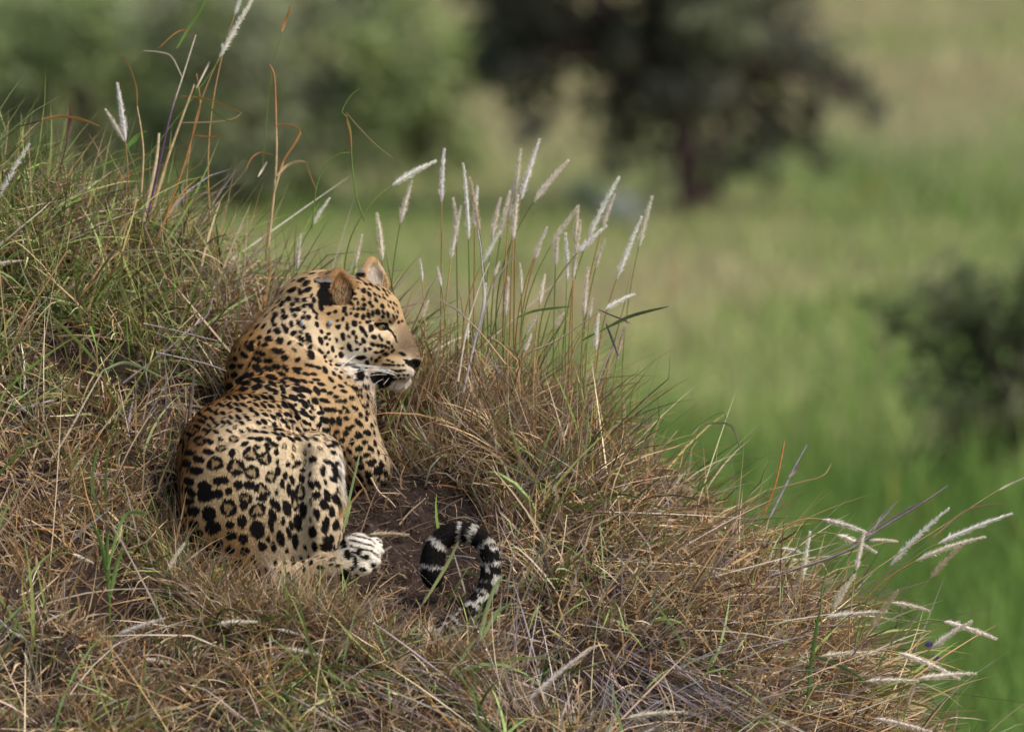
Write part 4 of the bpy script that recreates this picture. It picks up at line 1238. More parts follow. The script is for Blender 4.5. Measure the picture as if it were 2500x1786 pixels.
# ------------------------------------------------------------------ white seed plumes: each a stalk of its own (head base and tip as seen, depth D, colour, label)
Z1 = (900, 300, 2.706); Z2 = (0, 0, 2.499); Z3 = (1800, 1150, 2.553); Z4 = (0, 1200, 2.771); Z5 = (1200, 1200, 2.771); Z6 = (780, 1100, 2.953)
WH, CR, ST = (0.93, 0.90, 0.83), (0.86, 0.79, 0.68), (0.66, 0.55, 0.40)
PLUMES = [
 (Z1, 155, 415, 443, 252, 760, WH, 'bright white seed plume lying over to the right above the leopard\'s far ear'),
 (Z1, 210, 665, 285, 385, 780, CR, 'short leaning seed plume just under the bright slanting plume above the ears'),
 (Z1, 482, 525, 500, 172, 830, WH, 'lone straight upright seed plume on a thin green stem, right of the slanting plume'),
 (Z1, 660, 770, 625, 268, 800, WH, 'thickest white upright seed plume tilting left, right of the lone straight one'),
 (Z1, 545, 900, 612, 550, 860, CR, 'pale pinkish seed plume left of the thickest white plume'),
 (Z1, 735, 740, 668, 365, 820, ST, 'thin brownish seed spike close behind the thickest white plume'),
 (Z1, 815, 770, 873, 495, 780, CR, 'left one of two close medium plumes in the middle of the upright clump'),
 (Z1, 870, 760, 935, 450, 800, CR, 'right one of two close medium plumes in the middle of the upright clump'),
 (Z1, 750, 930, 868, 715, 720, WH, 'lower leaning plume under the two close medium plumes'),
 (Z1, 955, 775, 985, 480, 770, CR, 'lower plume beneath the tall thin upright pair'),
 (Z1, 975, 520, 1003, 178, 840, CR, 'thin upright plume left of and beside the tallest plume'),
 (Z1, 1005, 510, 1128, 108, 810, WH, 'tallest seed plume of the upright clump, tilted slightly right'),
 (Z1, 1090, 525, 1315, 250, 830, CR, 'curved plume on a reddish stem bending right of the tallest plume'),
 (Z1, 1200, 820, 1385, 552, 760, CR, 'slanting plume on a long green stem near the middle right of the clump'),
 (Z1, 1365, 800, 1385, 548, 800, CR, 'short upright plume touching the tip of the slanting one'),
 (Z1, 1310, 1040, 1300, 730, 740, WH, 'drooping straight plume standing left of a forked pair'),
 (Z1, 1350, 1040, 1402, 650, 760, CR, 'straight plume crossing right behind the drooping straight one'),
 (Z1, 1380, 860, 1570, 680, 700, WH, 'low slanting plume under the big double plume at right'),
 (Z1, 1450, 770, 1655, 358, 790, WH, 'big broad plume leaning right with a feathery split base'),
 (Z1, 1545, 690, 1628, 470, 810, CR, 'thin plume pressed against the right side of the big broad plume'),
 (Z1, 1640, 1030, 1805, 620, 740, WH, 'long plume leaning right, left of the outermost upright one'),
 (Z1, 1785, 820, 1873, 487, 780, CR, 'outermost upright plume on the right edge of the clump'),
 (Z1, 1420, 1290, 1450, 960, 680, CR, 'stubby upright plume low at the right of the clump'),
 (Z1, 1460, 1285, 1480, 1160, 660, CR, 'tiny upright plume just right of the stubby low one'),
 (Z1, 1560, 1235, 1755, 1130, 650, WH, 'small plume lying right beneath the outermost plumes'),
 (Z1, 905, 1270, 925, 1020, 660, CR, 'wide low plume in front of the middle of the clump'),
 (Z1, 1500, 1500, 1520, 1260, 600, WH, 'thin white upright plume at the right below the lying small plume'),
 (Z1, 1640, 1570, 1697, 1330, 600, ST, 'straw plume low on the long green stem at the right edge'),
 (Z1, 355, 1045, 340, 900, 700, WH, 'small hanging white plume right of the leopard\'s far ear'),
 (Z1, 90, 910, 55, 600, 900, CR, 'narrow pale plume standing behind the leopard\'s far ear'),
 (Z1, 480, 1080, 455, 950, 700, WH, 'tiny pale plume between the far ear and the clump'),
 (Z1, 1040, 1400, 1130, 1250, 610, CR, 'short pale plume leaning right low in the clump'),
 (Z1, 1030, 1510, 1075, 1395, 590, CR, 'lowest short plume near the grass in front of the clump'),
 (Z1, 1225, 1345, 1290, 1255, 620, CR, 'small slanting plume low under the drooping straight plume'),
 (Z1, 1100, 900, 1140, 800, 720, CR, 'faint little plume between the two close plumes and the curved one'),
 (Z1, 830, 1010, 865, 920, 660, CR, 'little plume in front of the lower leaning plume'),
 (Z1, 350, 1290, 395, 1175, 640, CR, 'small pale plume beside the leopard\'s brow'),
 (Z1, 655, 1430, 660, 1290, 600, WH, 'short white plume in the grass right of the leopard\'s muzzle'),
 (Z1, 925, 640, 960, 380, 850, CR, 'faint plume behind and left of the tall thin upright pair'),
 (Z1, 700, 690, 720, 420, 860, WH, 'slim plume right behind the thickest white upright plume'),
 (Z1, 580, 760, 560, 500, 870, CR, 'slim plume between the lone straight one and the thickest white one'),
 (Z1, 1090, 900, 1180, 690, 800, CR, 'plume on a bent stem below the curved right-bending plume'),
 (Z1, 1235, 950, 1250, 720, 820, CR, 'dull upright plume left of the drooping straight plume'),
 (Z1, 1500, 960, 1560, 770, 780, CR, 'short plume right below the big broad leaning plume'),
 (Z1, 1130, 1200, 1165, 1000, 700, CR, 'short upright plume in the lower middle of the clump'),
 (Z1, 1010, 1130, 1000, 930, 720, CR, 'short upright plume low beneath the tall thin pair'),
 (Z1, 760, 1260, 775, 1060, 680, WH, 'low white plume at the left foot of the clump'),
 (Z2, 1340, 350, 1550, -20, 980, WH, 'large white plume reaching the top edge at the upper left'),
 (Z2, 1430, 95, 1490, -60, 1000, WH, 'white plume cut by the top edge left of the large one'),
 (Z2, 765, 860, 716, 510, 960, WH, 'taller plume of the crossing pair at the left ridge'),
 (Z2, 758, 865, 645, 670, 960, CR, 'shorter plume of the crossing pair at the left ridge, leaning left'),
 (Z2, -20, 1230, 180, 880, 700, WH, 'broad fuzzy plume at the left edge leaning right'),
 (Z2, 1905, 1370, 2010, 1210, 900, WH, 'bright slim plume standing alone behind the leopard\'s neck'),
 (Z2, 1815, 1640, 1835, 1430, 860, CR, 'pale upright plume below and left of the bright slim one'),
 (Z2, 2165, 1620, 2208, 1435, 880, CR, 'thin pale plume right of the bright slim one'),
 (Z2, -40, 1615, 128, 1590, 500, CR, 'pale plume lying flat at the left edge of the mound'),
 (Z3, 530, 300, 835, 395, 250, CR, 'upper arching plume of two drooping right at the mound\'s right shoulder'),
 (Z3, 620, 395, 865, 505, 220, CR, 'lower arching plume of two drooping right at the mound\'s right shoulder'),
 (Z3, 820, 430, 1000, 437, 200, CR, 'short level plume right of the two drooping ones'),
 (Z3, 950, 590, 1318, 232, 180, WH, 'curved cream plume rising right, left of the longest ones'),
 (Z3, 1250, 450, 1712, 263, 200, WH, 'longest plume sweeping right over the green meadow'),
 (Z3, 1110, 560, 1545, 408, 180, CR, 'second long sweeping plume, just below the longest'),
 (Z3, 1200, 668, 1435, 430, 160, ST, 'brownish plume slanting up under the two long sweeping ones'),
 (Z3, 740, 620, 792, 375, 150, CR, 'fuzzy upright plume at the right shoulder with a brown stem'),
 (Z3, 590, 870, 732, 645, 120, CR, 'slanting fuzzy plume below the fuzzy upright one'),
 (Z3, 550, 910, 930, 872, 80, CR, 'arched plume lying level across the right slope'),
 (Z3, 830, 980, 1000, 745, 60, ST, 'straw plume rising steeply at the right slope'),
 (Z3, 960, 820, 1195, 868, 100, CR, 'thin plume drooping right near the steep straw one'),
 (Z3, 1290, 935, 1612, 1042, 60, CR, 'thin long-stemmed plume drooping at the far right'),
 (Z3, 1210, 1100, 1460, 935, 20, CR, 'slanting thin plume crossing the far right drooping one'),
 (Z3, 1005, 1130, 1385, 1292, -40, CR, 'long plume pointing down right in the lower right corner'),
 (Z3, 520, 1152, 872, 1125, -40, CR, 'level arched plume on the lower right slope'),
 (Z3, 800, 1308, 1128, 1305, -90, CR, 'level plume below the arched one, lower right slope'),
 (Z3, 1130, 1290, 1485, 1258, -90, CR, 'level plume at the right, meeting the tip of its neighbour'),
 (Z3, 1060, 1460, 1112, 1310, -120, ST, 'small upright plume under the level pair at lower right'),
 (Z3, 860, 1540, 1205, 1622, -200, CR, 'arching plume at the bottom edge in the right corner'),
 (Z3, 300, 1150, 452, 1205, 0, CR, 'small plume slanting down on the right slope'),
 (Z3, 300, 1520, 272, 1315, -150, CR, 'hanging upright plume amid the grey stems at lower right'),
 (Z3, 408, 670, 455, 378, 260, WH, 'thin white upright plume on the right shoulder of the mound'),
 (Z3, 275, 480, 395, 502, 240, WH, 'tiny level white plume beside the thin upright one'),
 (Z4, 490, 420, 632, 482, -250, CR, 'small plume pointing right over the dark hollow at lower left'),
 (Z4, 1130, 535, 1252, 343, -230, CR, 'plump pale plume slanting up in front of the leopard\'s haunch'),
 (Z4, 800, 965, 1110, 858, -420, CR, 'broad plume lying right on the lower left thatch'),
 (Z4, 1470, 895, 1735, 880, -400, CR, 'level plume in the thatch below the leopard'),
 (Z4, 1880, 930, 2042, 972, -390, CR, 'plume pointing down right below the hind paw'),
 (Z4, 1930, 1060, 2175, 1108, -430, CR, 'long-stemmed level plume low centre left'),
 (Z4, 950, 1132, 1172, 1168, -470, CR, 'thin level plume in the lower left thatch'),
 (Z4, 960, 1360, 1172, 1522, -560, CR, 'plume slanting steeply down near the bottom left edge'),
 (Z5, 240, 1420, 705, 1042, -420, CR, 'long arched plume curving over the grey fallen stems'),
 (Z5, 910, 1532, 1322, 1490, -520, CR, 'long level plume at the bottom edge, centre right'),
 (Z6, 360, 605, 640, 606, 120, ST, 'thin straw plume lying level over the bare soil behind the tail'),
 (Z6, 360, 800, 520, 690, -60, ST, 'thin straw plume slanting over the soil in front of the hind paw'),
]


def plume(i, spec):
    (ox, oy, k), bx, by, tx, ty, D, c, lab = spec
    b = np.array([ox + bx / k, oy + by / k]); t = np.array([ox + tx / k, oy + ty / k])
    Lp = np.linalg.norm(t - b)
    dr = (t - b) / Lp
    up = -dr[1]
    # where its stalk leaves the ground
    back = min(0.55 * Lp + 20, 130) if up > 0.45 else min(1.5 * Lp, 230)
    rx = b[0] - dr[0] * back * (0.9 if up > .45 else 1.0)
    Dr = D
    gy = float(ground_py(rx, Dr))
    if gy < b[1] + 15:
        for _ in range(60):
            Dr -= 15
            gy = float(ground_py(rx, Dr))
            if gy > b[1] + 15: break
    elif gy > b[1] + 330:
        for _ in range(80):
            if Dr > 1000: break
            Dr += 15
            gy = float(ground_py(rx, Dr))
            if gy < b[1] + 330: break
    Dt = (Dr + D) / 2 - 10
    root = np.array([rx, gy + 6, Dr])
    B = np.array([b[0], b[1], Dt]); T = np.array([t[0], t[1], Dt - 0.1 * Lp * rng.uniform(-1, 1)])
    sag = np.array([-dr[1], dr[0]]) * Lp * rng.uniform(0.02, 0.07) * (1 if dr[0] > 0 else -1)
    M = (B + T) / 2 + np.array([-abs(sag[0]) * (1 if dr[0] > 0 else -1) * .5, -abs(sag[1]) - 0.5, 0])
    q1 = B - (M - B) / np.linalg.norm(M - B) * np.linalg.norm(B - root) * 0.5
    tq = np.linspace(0, 1, 24)[:, None]
    sa = root * (1 - tq) ** 2 + 2 * q1 * tq * (1 - tq) + B * tq ** 2
    th = np.linspace(0, 1, 24)[:, None]
    sb = B * (1 - th) ** 2 + 2 * M * th * (1 - th) + T * th ** 2
    st = np.vstack([sa, sb[1:]])
    o = empty('grass_plume', W(*root), lab, 'grass plume', 'pale seed plumes on the mound')
    nb = 24
    V, Q = tube(Wp(st[:nb]), np.linspace(0.0021, 0.0015, nb), 4)
    sc_ = np.array((0.22, 0.26, 0.08)) if rng.random() < .55 else np.array((0.42, 0.26, 0.11))
    mesh_obj('stem', V, Q, M_STALK, o, np.broadcast_to(sc_ * rng.uniform(.8, 1.2), V.shape), True)
    ax = st[23:]
    g = Bag()
    n = len(ax)
    s = np.linspace(0, 1, n)
    wdt = np.clip(min(1.0, Lp / 110), .55, 1)
    prof = np.minimum(1, s / 0.12) ** .6 * (1 - 0.88 * s ** 1.7) * rng.uniform(.82, 1.15)
    cc = np.array(c) * rng.uniform(.88, 1.06) * np.array([1, rng.uniform(.96, 1.0), rng.uniform(.9, 1)])
    V, Q = tube(Wp(ax), (0.6 + 4.3 * wdt * prof) * U, 7)
    g.add(V, Q, None, cc * 0.95)
    nbz = int(190 + 330 * min(1, Lp / 130))
    f = rng.random(nbz) ** 0.9
    ii = np.clip((f * (n - 1)).astype(int), 0, n - 2)
    p = ax[ii] * (1 - (f * (n - 1) - ii))[:, None] + ax[ii + 1] * (f * (n - 1) - ii)[:, None]
    tg = norm(ax[ii + 1] - ax[ii])
    rad = norm(np.cross(tg, norm(rng.normal(size=(nbz, 3)))))
    pr = np.interp(f, s, prof)
    bl = rng.uniform(11, 20, nbz) * (0.3 + 0.7 * pr) * wdt
    d = norm(tg * rng.uniform(0.75, 1.5, (nbz, 1)) + rad)
    sd = norm(np.cross(d, rng.normal(size=(nbz, 3)))) * (rng.uniform(0.7, 1.3, nbz) * 1.35)[:, None]
    Vb = np.stack([p - sd, p + sd, p + d * bl[:, None]], 1).reshape(-1, 3)
    g.add(Wp(Vb), None, np.arange(nbz * 3).reshape(-1, 3), np.repeat(cc * rng.uniform(.85, 1.12, (nbz, 1)), 3, 0))
    g.build('seed_head', M_PLUME, o)


for i, s_ in enumerate(PLUMES):
    plume(i, s_)


# ------------------------------------------------------------------ single stalks and twigs that stand out
def stalk(name, cat, lab, pts, D, rad, c, leaves=(), group=None, fit=True, dz=0.0, c2=None, base='stem'):
    """pts: seen points root to tip; leaves: (points, width px, colour)"""
    P = np.array([(x, y, D + dz * i) for i, (x, y) in enumerate(pts)], float)
    o = empty(name, W(*P[0]), lab, cat, group)
    n = 8 * len(pts)
    sp = spline(P, n)
    r = np.linspace(rad, rad * .55, n) * U
    V, Q = tube(Wp(sp), r, 5)
    cc = np.array(c)[None] * np.ones((n, 1))
    if c2 is not None:
        t = np.linspace(0, 1, n)[:, None]
        m = 1 / (1 + np.exp(-(t - 0.6) * 30))
        cc = cc * (1 - m) + np.array(c2) * m
    mesh_obj(base, V, Q, M_STALK, o, np.repeat(cc * rng.uniform(.85, 1.15, (n, 1)), 5, 0), True)
    for lp, wl, lc in leaves:
        L_ = spline([(x, y, D - 6 + 5 * math.sin(i * 1.7)) for i, (x, y) in enumerate(lp)], 12)
        Lw = Wp(L_)
        T = norm(np.gradient(Lw, axis=0))
        sd = norm(np.cross(T, np.array([0.15, 0.85, 0.35])))
        th = np.linspace(0, 1, 12)
        wv = wl * U * (np.sin(np.pi * np.clip(th * .85 + .12, 0, 1)) ** .6)[:, None] / 2
        nm = norm(np.cross(T, sd)) * wl * U * 0.18
        V = np.stack([Lw - sd * wv, Lw + nm, Lw + sd * wv], 1).reshape(-1, 3)
        i_ = np.arange(11)[:, None] * 3
        Q = np.concatenate([i_ + np.array([[a, a + 1, a + 4, a + 3]]) for a in (0, 1)])
        mesh_obj('leaf', V, Q, M_GRASS, o, np.broadcast_to(lc, V.shape) * rng.uniform(.9, 1.1, (len(V), 1)), True)
    return o


RU, TN, PUR, GRN, GRY, PAL, DKB = (0.40, 0.19, 0.07), (0.52, 0.37, 0.20), (0.16, 0.085, 0.17), (0.14, 0.22, 0.05), (0.34, 0.31, 0.33), (0.62, 0.53, 0.40), (0.10, 0.055, 0.045)
GST = 'lone grass stalks standing out from the mound'
stalk('grass_stalk', 'grass stalk', 'tall stalk with purple lower stem and straw-coloured top at upper left', [(352, 560), (385, 420), (415, 285), (445, 190), (478, 85)], 900, 3.4, PUR,
      [([(445, 190), (420, 140), (392, 128), (350, 124)], 5, PAL), ([(478, 85), (455, 75), (430, 80), (385, 120)], 4, RU), ([(432, 118), (460, 70), (490, 25), (500, -10)], 7, GRN), ([(440, 235), (500, 240), (560, 262), (592, 276)], 4, RU)], GST, c2=PAL)
stalk('grass_stalk', 'grass stalk', 'pale straw stalk rising close right of the purple-stemmed one', [(370, 520), (405, 400), (440, 300), (475, 205)], 880, 4.5, TN,
      [([(475, 205), (490, 240), (545, 290), (580, 298)], 4, GRN), ([(440, 300), (520, 298), (570, 290), (590, 275)], 4, TN)], GST)
stalk('grass_stalk', 'grass stalk', 'short stout straw stub rising left of the purple-stemmed stalk', [(350, 540), (372, 440), (383, 380), (388, 325)], 890, 6.0, (0.60, 0.47, 0.28), [], GST)
stalk('grass_stalk', 'grass stalk', 'reddish straw stalk crossing behind the purple-stemmed one', [(400, 540), (440, 430), (470, 330), (488, 255), (480, 180)], 930, 3.0, RU, [([(470, 330), (520, 335), (543, 328)], 5, RU), ([(480, 215), (505, 165), (512, 150)], 5, PAL)], GST)
stalk('grass_stalk', 'grass stalk', 'long green stem running up to the large plume at the top edge', [(300, 470), (400, 330), (470, 240), (540, 140)], 970, 2.2, GRN, [([(310, 360), (335, 335), (360, 320)], 14, (0.12, 0.22, 0.05))], GST)
stalk('grass_stalk', 'grass stalk', 'thin straw stalk leaning right through the left ridge grass', [(345, 470), (350, 380), (345, 320), (335, 260)], 860, 3, TN, [([(335, 260), (332, 210), (310, 150), (290, 128)], 3, RU)], GST)
stalk('grass_stalk', 'grass stalk', 'tall dead stalk with bent rusty leaves behind the leopard, upper left centre', [(655, 600), (668, 480), (675, 380), (674, 300), (670, 190), (658, 158)], 880, 3.6, TN,
      [([(672, 306), (700, 304), (733, 318), (720, 350), (690, 395), (680, 430)], 6, RU), ([(676, 430), (700, 405), (730, 394), (746, 396)], 8, TN), ([(668, 380), (640, 372), (615, 385), (598, 420)], 3.5, RU), ([(670, 470), (690, 400), (702, 372)], 5, TN), ([(652, 395), (640, 415), (630, 432)], 6, PAL), ([(746, 396), (758, 430), (772, 462)], 4, RU)], GST, c2=RU)
stalk('grass_stalk', 'grass stalk', 'slender green stalk with a curling tip arching left behind the neck', [(762, 560), (772, 460), (790, 410), (825, 378), (855, 372)], 900, 2, GRN, [], GST)
stalk('grass_stalk', 'grass stalk', 'long thin stalk with knobbly rusty joints right of the bent dead one', [(890, 540), (868, 470), (858, 380), (856, 320), (845, 285), (835, 272), (855, 235), (880, 215)], 860, 2, GRN, [([(846, 280), (848, 300), (856, 330), (858, 372)], 5, RU), ([(845, 275), (880, 315), (920, 355), (962, 388)], 3, TN)], GST)
stalk('grass_stalk', 'grass stalk', 'dark seed spike standing alone over the left ridge', [(135, 450), (150, 400), (165, 335), (172, 250)], 820, 2.2, DKB, [([(163, 345), (168, 310), (172, 280), (171, 245)], 9, (0.16, 0.07, 0.06))], GST)
stalk('grass_stalk', 'grass stalk', 'low stalk carrying a level rusty leaf at the left ridge', [(45, 350), (75, 315), (100, 295)], 800, 2, TN, [([(100, 292), (150, 284), (200, 292), (242, 308)], 8, RU), ([(100, 295), (70, 303), (38, 310)], 4, DKB)], GST)
stalk('grass_stalk', 'grass stalk', 'single wavy rusty leaf tip hanging near the top edge', [(640, 420), (655, 240), (668, 150), (690, 75)], 950, 1.0, GRN, [([(688, 78), (695, 55), (705, 30), (709, 10)], 7, RU)], GST)
stalk('grass_stalk', 'grass stalk', 'silvery dead stem rising beside the plumes right of the leopard\'s head', [(1130, 960), (1155, 850), (1180, 740), (1175, 620), (1166, 560)], 560, 3.6, (0.42, 0.38, 0.36), [([(1168, 820), (1195, 720), (1240, 640), (1275, 620)], 3, GRY)], GST)
stalk('grass_stalk', 'grass stalk', 'pale stem zigzagging just left of the silvery dead one', [(1118, 930), (1140, 800), (1170, 700), (1195, 640)], 540, 3, PAL, [], GST)
stalk('grass_stalk', 'grass stalk', 'thin dry stem crossing down right from beside the brow to the right grass', [(1235, 890), (1180, 820), (1130, 770), (1075, 730)], 480, 2.2, TN, [([(1140, 780), (1115, 755), (1090, 742), (1072, 728)], 7, PAL)], GST)
stalk('grass_stalk', 'grass stalk', 'long dark green blade pointing right out of the clump\'s right side', [(1420, 830), (1480, 800), (1530, 780)], 600, 3, GRN, [([(1480, 800), (1530, 775), (1580, 760), (1632, 748)], 9, (0.09, 0.12, 0.05)), ([(1262, 775), (1300, 760), (1350, 752), (1392, 748)], 7, GRN)], GST)
stalk('grass_stalk', 'grass stalk', 'slanting brown stalk meeting an orange speck below the small lying plume', [(1290, 860), (1360, 830), (1420, 790), (1465, 760)], 560, 2.6, (0.36, 0.27, 0.2), [([(1460, 755), (1490, 768), (1520, 780), (1540, 790)], 4, PUR), ([(1480, 790), (1495, 830), (1510, 870)], 6, (0.1, 0.12, 0.1))], GST)
stalk('grass_stalk', 'grass stalk', 'rusty stalk jutting up at the mound\'s right shoulder', [(1862, 1260), (1890, 1190), (1905, 1130), (1915, 1075)], 400, 3.6, (0.46, 0.22, 0.07), [], GST)
stalk('grass_stalk', 'grass stalk', 'grey forked stalk beside the rusty one on the right shoulder', [(1880, 1260), (1920, 1180), (1945, 1130), (1970, 1085)], 380, 3.4, GRY, [([(1925, 1165), (1940, 1150), (1950, 1130)], 8, (0.3, 0.22, 0.2)), ([(1880, 1195), (1960, 1175), (2010, 1160), (2030, 1130)], 4, TN)], GST)
stalk('grass_stalk', 'grass stalk', 'green blade looping over with a drooping tip on the right ridge', [(1690, 1050), (1730, 1020), (1765, 1005), (1775, 1030)], 480, 2, GRN, [([(1690, 1060), (1720, 1035), (1780, 1035), (1800, 1070), (1808, 1100)], 6, (0.26, 0.27, 0.14))], GST)
stalk('dead_twig', 'twig', 'grey dead feathered twig leaning far right over the meadow', [(1880, 1405), (2000, 1370), (2085, 1335), (2150, 1290), (2240, 1235), (2315, 1185)], 180, 4.2, (0.24, 0.20, 0.19),
      [([(2100, 1320), (2150, 1270), (2190, 1225)], 5, (0.3, 0.26, 0.25)), ([(2070, 1335), (2150, 1280), (2230, 1235), (2255, 1225)], 6, (0.22, 0.18, 0.17)), ([(2130, 1300), (2150, 1262), (2170, 1240)], 4, (0.3, 0.25, 0.22))])
stalk('grass_stalk', 'grass stalk', 'brown arching stem with small seeds reaching the right frame edge', [(2050, 1450), (2180, 1360), (2330, 1265), (2430, 1200), (2500, 1165)], 150, 1.8, (0.42, 0.32, 0.16), [([(2440, 1195), (2465, 1182), (2500, 1166)], 6, PAL), ([(2280, 1310), (2360, 1245), (2450, 1228)], 5, (0.3, 0.2, 0.12))], GST)
stalk('grass_stalk', 'grass stalk', 'stiff dark green upright blade low on the right slope', [(1968, 1740), (1975, 1650), (1990, 1550)], -260, 2, GRN, [([(1972, 1720), (1980, 1620), (1992, 1540), (2004, 1480)], 10, (0.08, 0.15, 0.035)), ([(1990, 1600), (2040, 1620), (2080, 1640), (2110, 1660)], 9, (0.12, 0.19, 0.08))], GST)
stalk('grass_stalk', 'grass stalk', 'broad pale green blade standing in front of the leopard\'s looped tail', [(1128, 1600), (1160, 1520), (1190, 1440)], -330, 2, GRN, [([(1165, 1580), (1185, 1500), (1205, 1440), (1230, 1400)], 10, (0.25, 0.33, 0.14)), ([(1170, 1570), (1210, 1500), (1250, 1470)], 10, (0.24, 0.30, 0.12)), ([(1035, 1470), (1090, 1380), (1120, 1320)], 8, (0.26, 0.28, 0.11))], GST)
stalk('grass_stalk', 'grass stalk', 'thick pale green blade rising through the grass below the tail', [(1055, 1790), (1080, 1690), (1150, 1600)], -420, 2, GRN, [([(1060, 1786), (1085, 1700), (1120, 1620), (1160, 1560)], 11, (0.27, 0.32, 0.13)), ([(1100, 1760), (1200, 1680), (1280, 1590)], 11, (0.32, 0.33, 0.15))], GST)
stalk('grass_stalk', 'grass stalk', 'green tuft with several blades fanning up over the dark hollow at lower left', [(268, 1520), (266, 1420), (264, 1340)], -300, 2, GRN, [([(268, 1480), (262, 1400), (245, 1320), (222, 1270)], 11, (0.12, 0.2, 0.05)), ([(268, 1460), (285, 1380), (300, 1340)], 10, (0.14, 0.22, 0.06)), ([(262, 1390), (300, 1265), (340, 1250), (360, 1255)], 9, (0.18, 0.26, 0.08)), ([(268, 1500), (266, 1420), (262, 1340), (264, 1300)], 9, (0.13, 0.2, 0.05))], GST)
stalk('grass_stalk', 'grass stalk', 'long straw culm slanting up right across the left slope', [(20, 860), (70, 760), (115, 690), (165, 610)], 420, 3.6, (0.42, 0.27, 0.13), [], GST)
stalk('grass_stalk', 'grass stalk', 'straight straw culm slanting up toward the leopard from the left', [(120, 1130), (170, 1050), (205, 985), (250, 905)], 150, 3.6, PAL, [([(250, 905), (300, 885), (340, 895), (405, 925)], 8, (0.34, 0.38, 0.2))], GST)
stalk('dead_twig', 'twig', 'grey dead twig slanting up right beside the leopard\'s shoulder', [(300, 935), (400, 860), (470, 800), (505, 770), (520, 725)], 480, 3.0, (0.32, 0.26, 0.25), [([(475, 795), (490, 775), (500, 765)], 4, (0.5, 0.4, 0.34))])
stalk('dead_twig', 'twig', 'thin grey twig lying level from the left toward the leopard\'s shoulder', [(350, 790), (420, 805), (480, 820), (530, 832)], 560, 2.6, (0.32, 0.27, 0.26))
stalk('dead_twig', 'twig', 'thin grey twig ending against the leopard\'s back crease', [(380, 860), (450, 875), (510, 890), (552, 905)], 470, 2.4, (0.34, 0.29, 0.28))
stalk('dead_twig', 'twig', 'pale broken straw resting on the bank above the looped tail', [(975, 1280), (1000, 1250), (1040, 1215)], 250, 3, (0.48, 0.36, 0.24))
stalk('dead_twig', 'twig', 'thin straw crossing in front of the leopard\'s elbow up to the right', [(760, 1110), (850, 1080), (960, 1050)], 360, 1.4, (0.52, 0.38, 0.2))
stalk('dead_twig', 'twig', 'curved dry grass root hanging in front of the elbow', [(905, 1165), (925, 1200), (950, 1220), (966, 1238)], 330, 3, (0.55, 0.42, 0.27))
stalk('dead_twig', 'twig', 'white straw lying on the soil inside the loop of the tail', [(1085, 1358), (1120, 1356), (1160, 1362)], -60, 2.2, (0.66, 0.64, 0.62))
stalk('dead_twig', 'twig', 'pale grey twig lying down the lower left thatch', [(-10, 1505), (40, 1550), (110, 1585), (165, 1610)], -450, 3.2, (0.46, 0.43, 0.46), [([(60, 1560), (45, 1540), (20, 1530)], 3, (0.4, 0.38, 0.4))])
stalk('grass_stalk', 'grass stalk', 'orange bent blade left of the leopard\'s hind paw', [(828, 1260), (850, 1235), (880, 1195)], -150, 2, RU, [([(826, 1270), (850, 1235), (888, 1190)], 6, (0.42, 0.24, 0.10)), ([(838, 1300), (850, 1230), (868, 1150), (880, 1100)], 6, (0.26, 0.34, 0.15))], GST)
for k, (x, y, lab) in enumerate(((2268, 1572, 'upper one of two small purple blossoms at lower right'), (2283, 1605, 'lower one of two small purple blossoms at lower right'))):
    o = stalk('purple_flower', 'flower', lab, [(x - 6, y + 170), (x - 3, y + 80), (x, y + 4)], 1500, 1.6, GRN, [], 'purple blossoms in the meadow')
    g = Bag()
    c = W(x, y, 1500)
    for q in range(7):
        a = q * 2 * math.pi / 7
        d = np.array([math.cos(a), 0.3 * math.sin(a * 2), math.sin(a) * .7])
        s_ = np.cross(d, [0, 1, 0])
        g.add(np.array([c, c + d * .007 + s_ * .004, c + d * .013, c + d * .007 - s_ * .004]), np.array([[0, 1, 2, 3]]), None, (0.12, 0.06, 0.22))
    g.build('petals', M_LEAF, o)


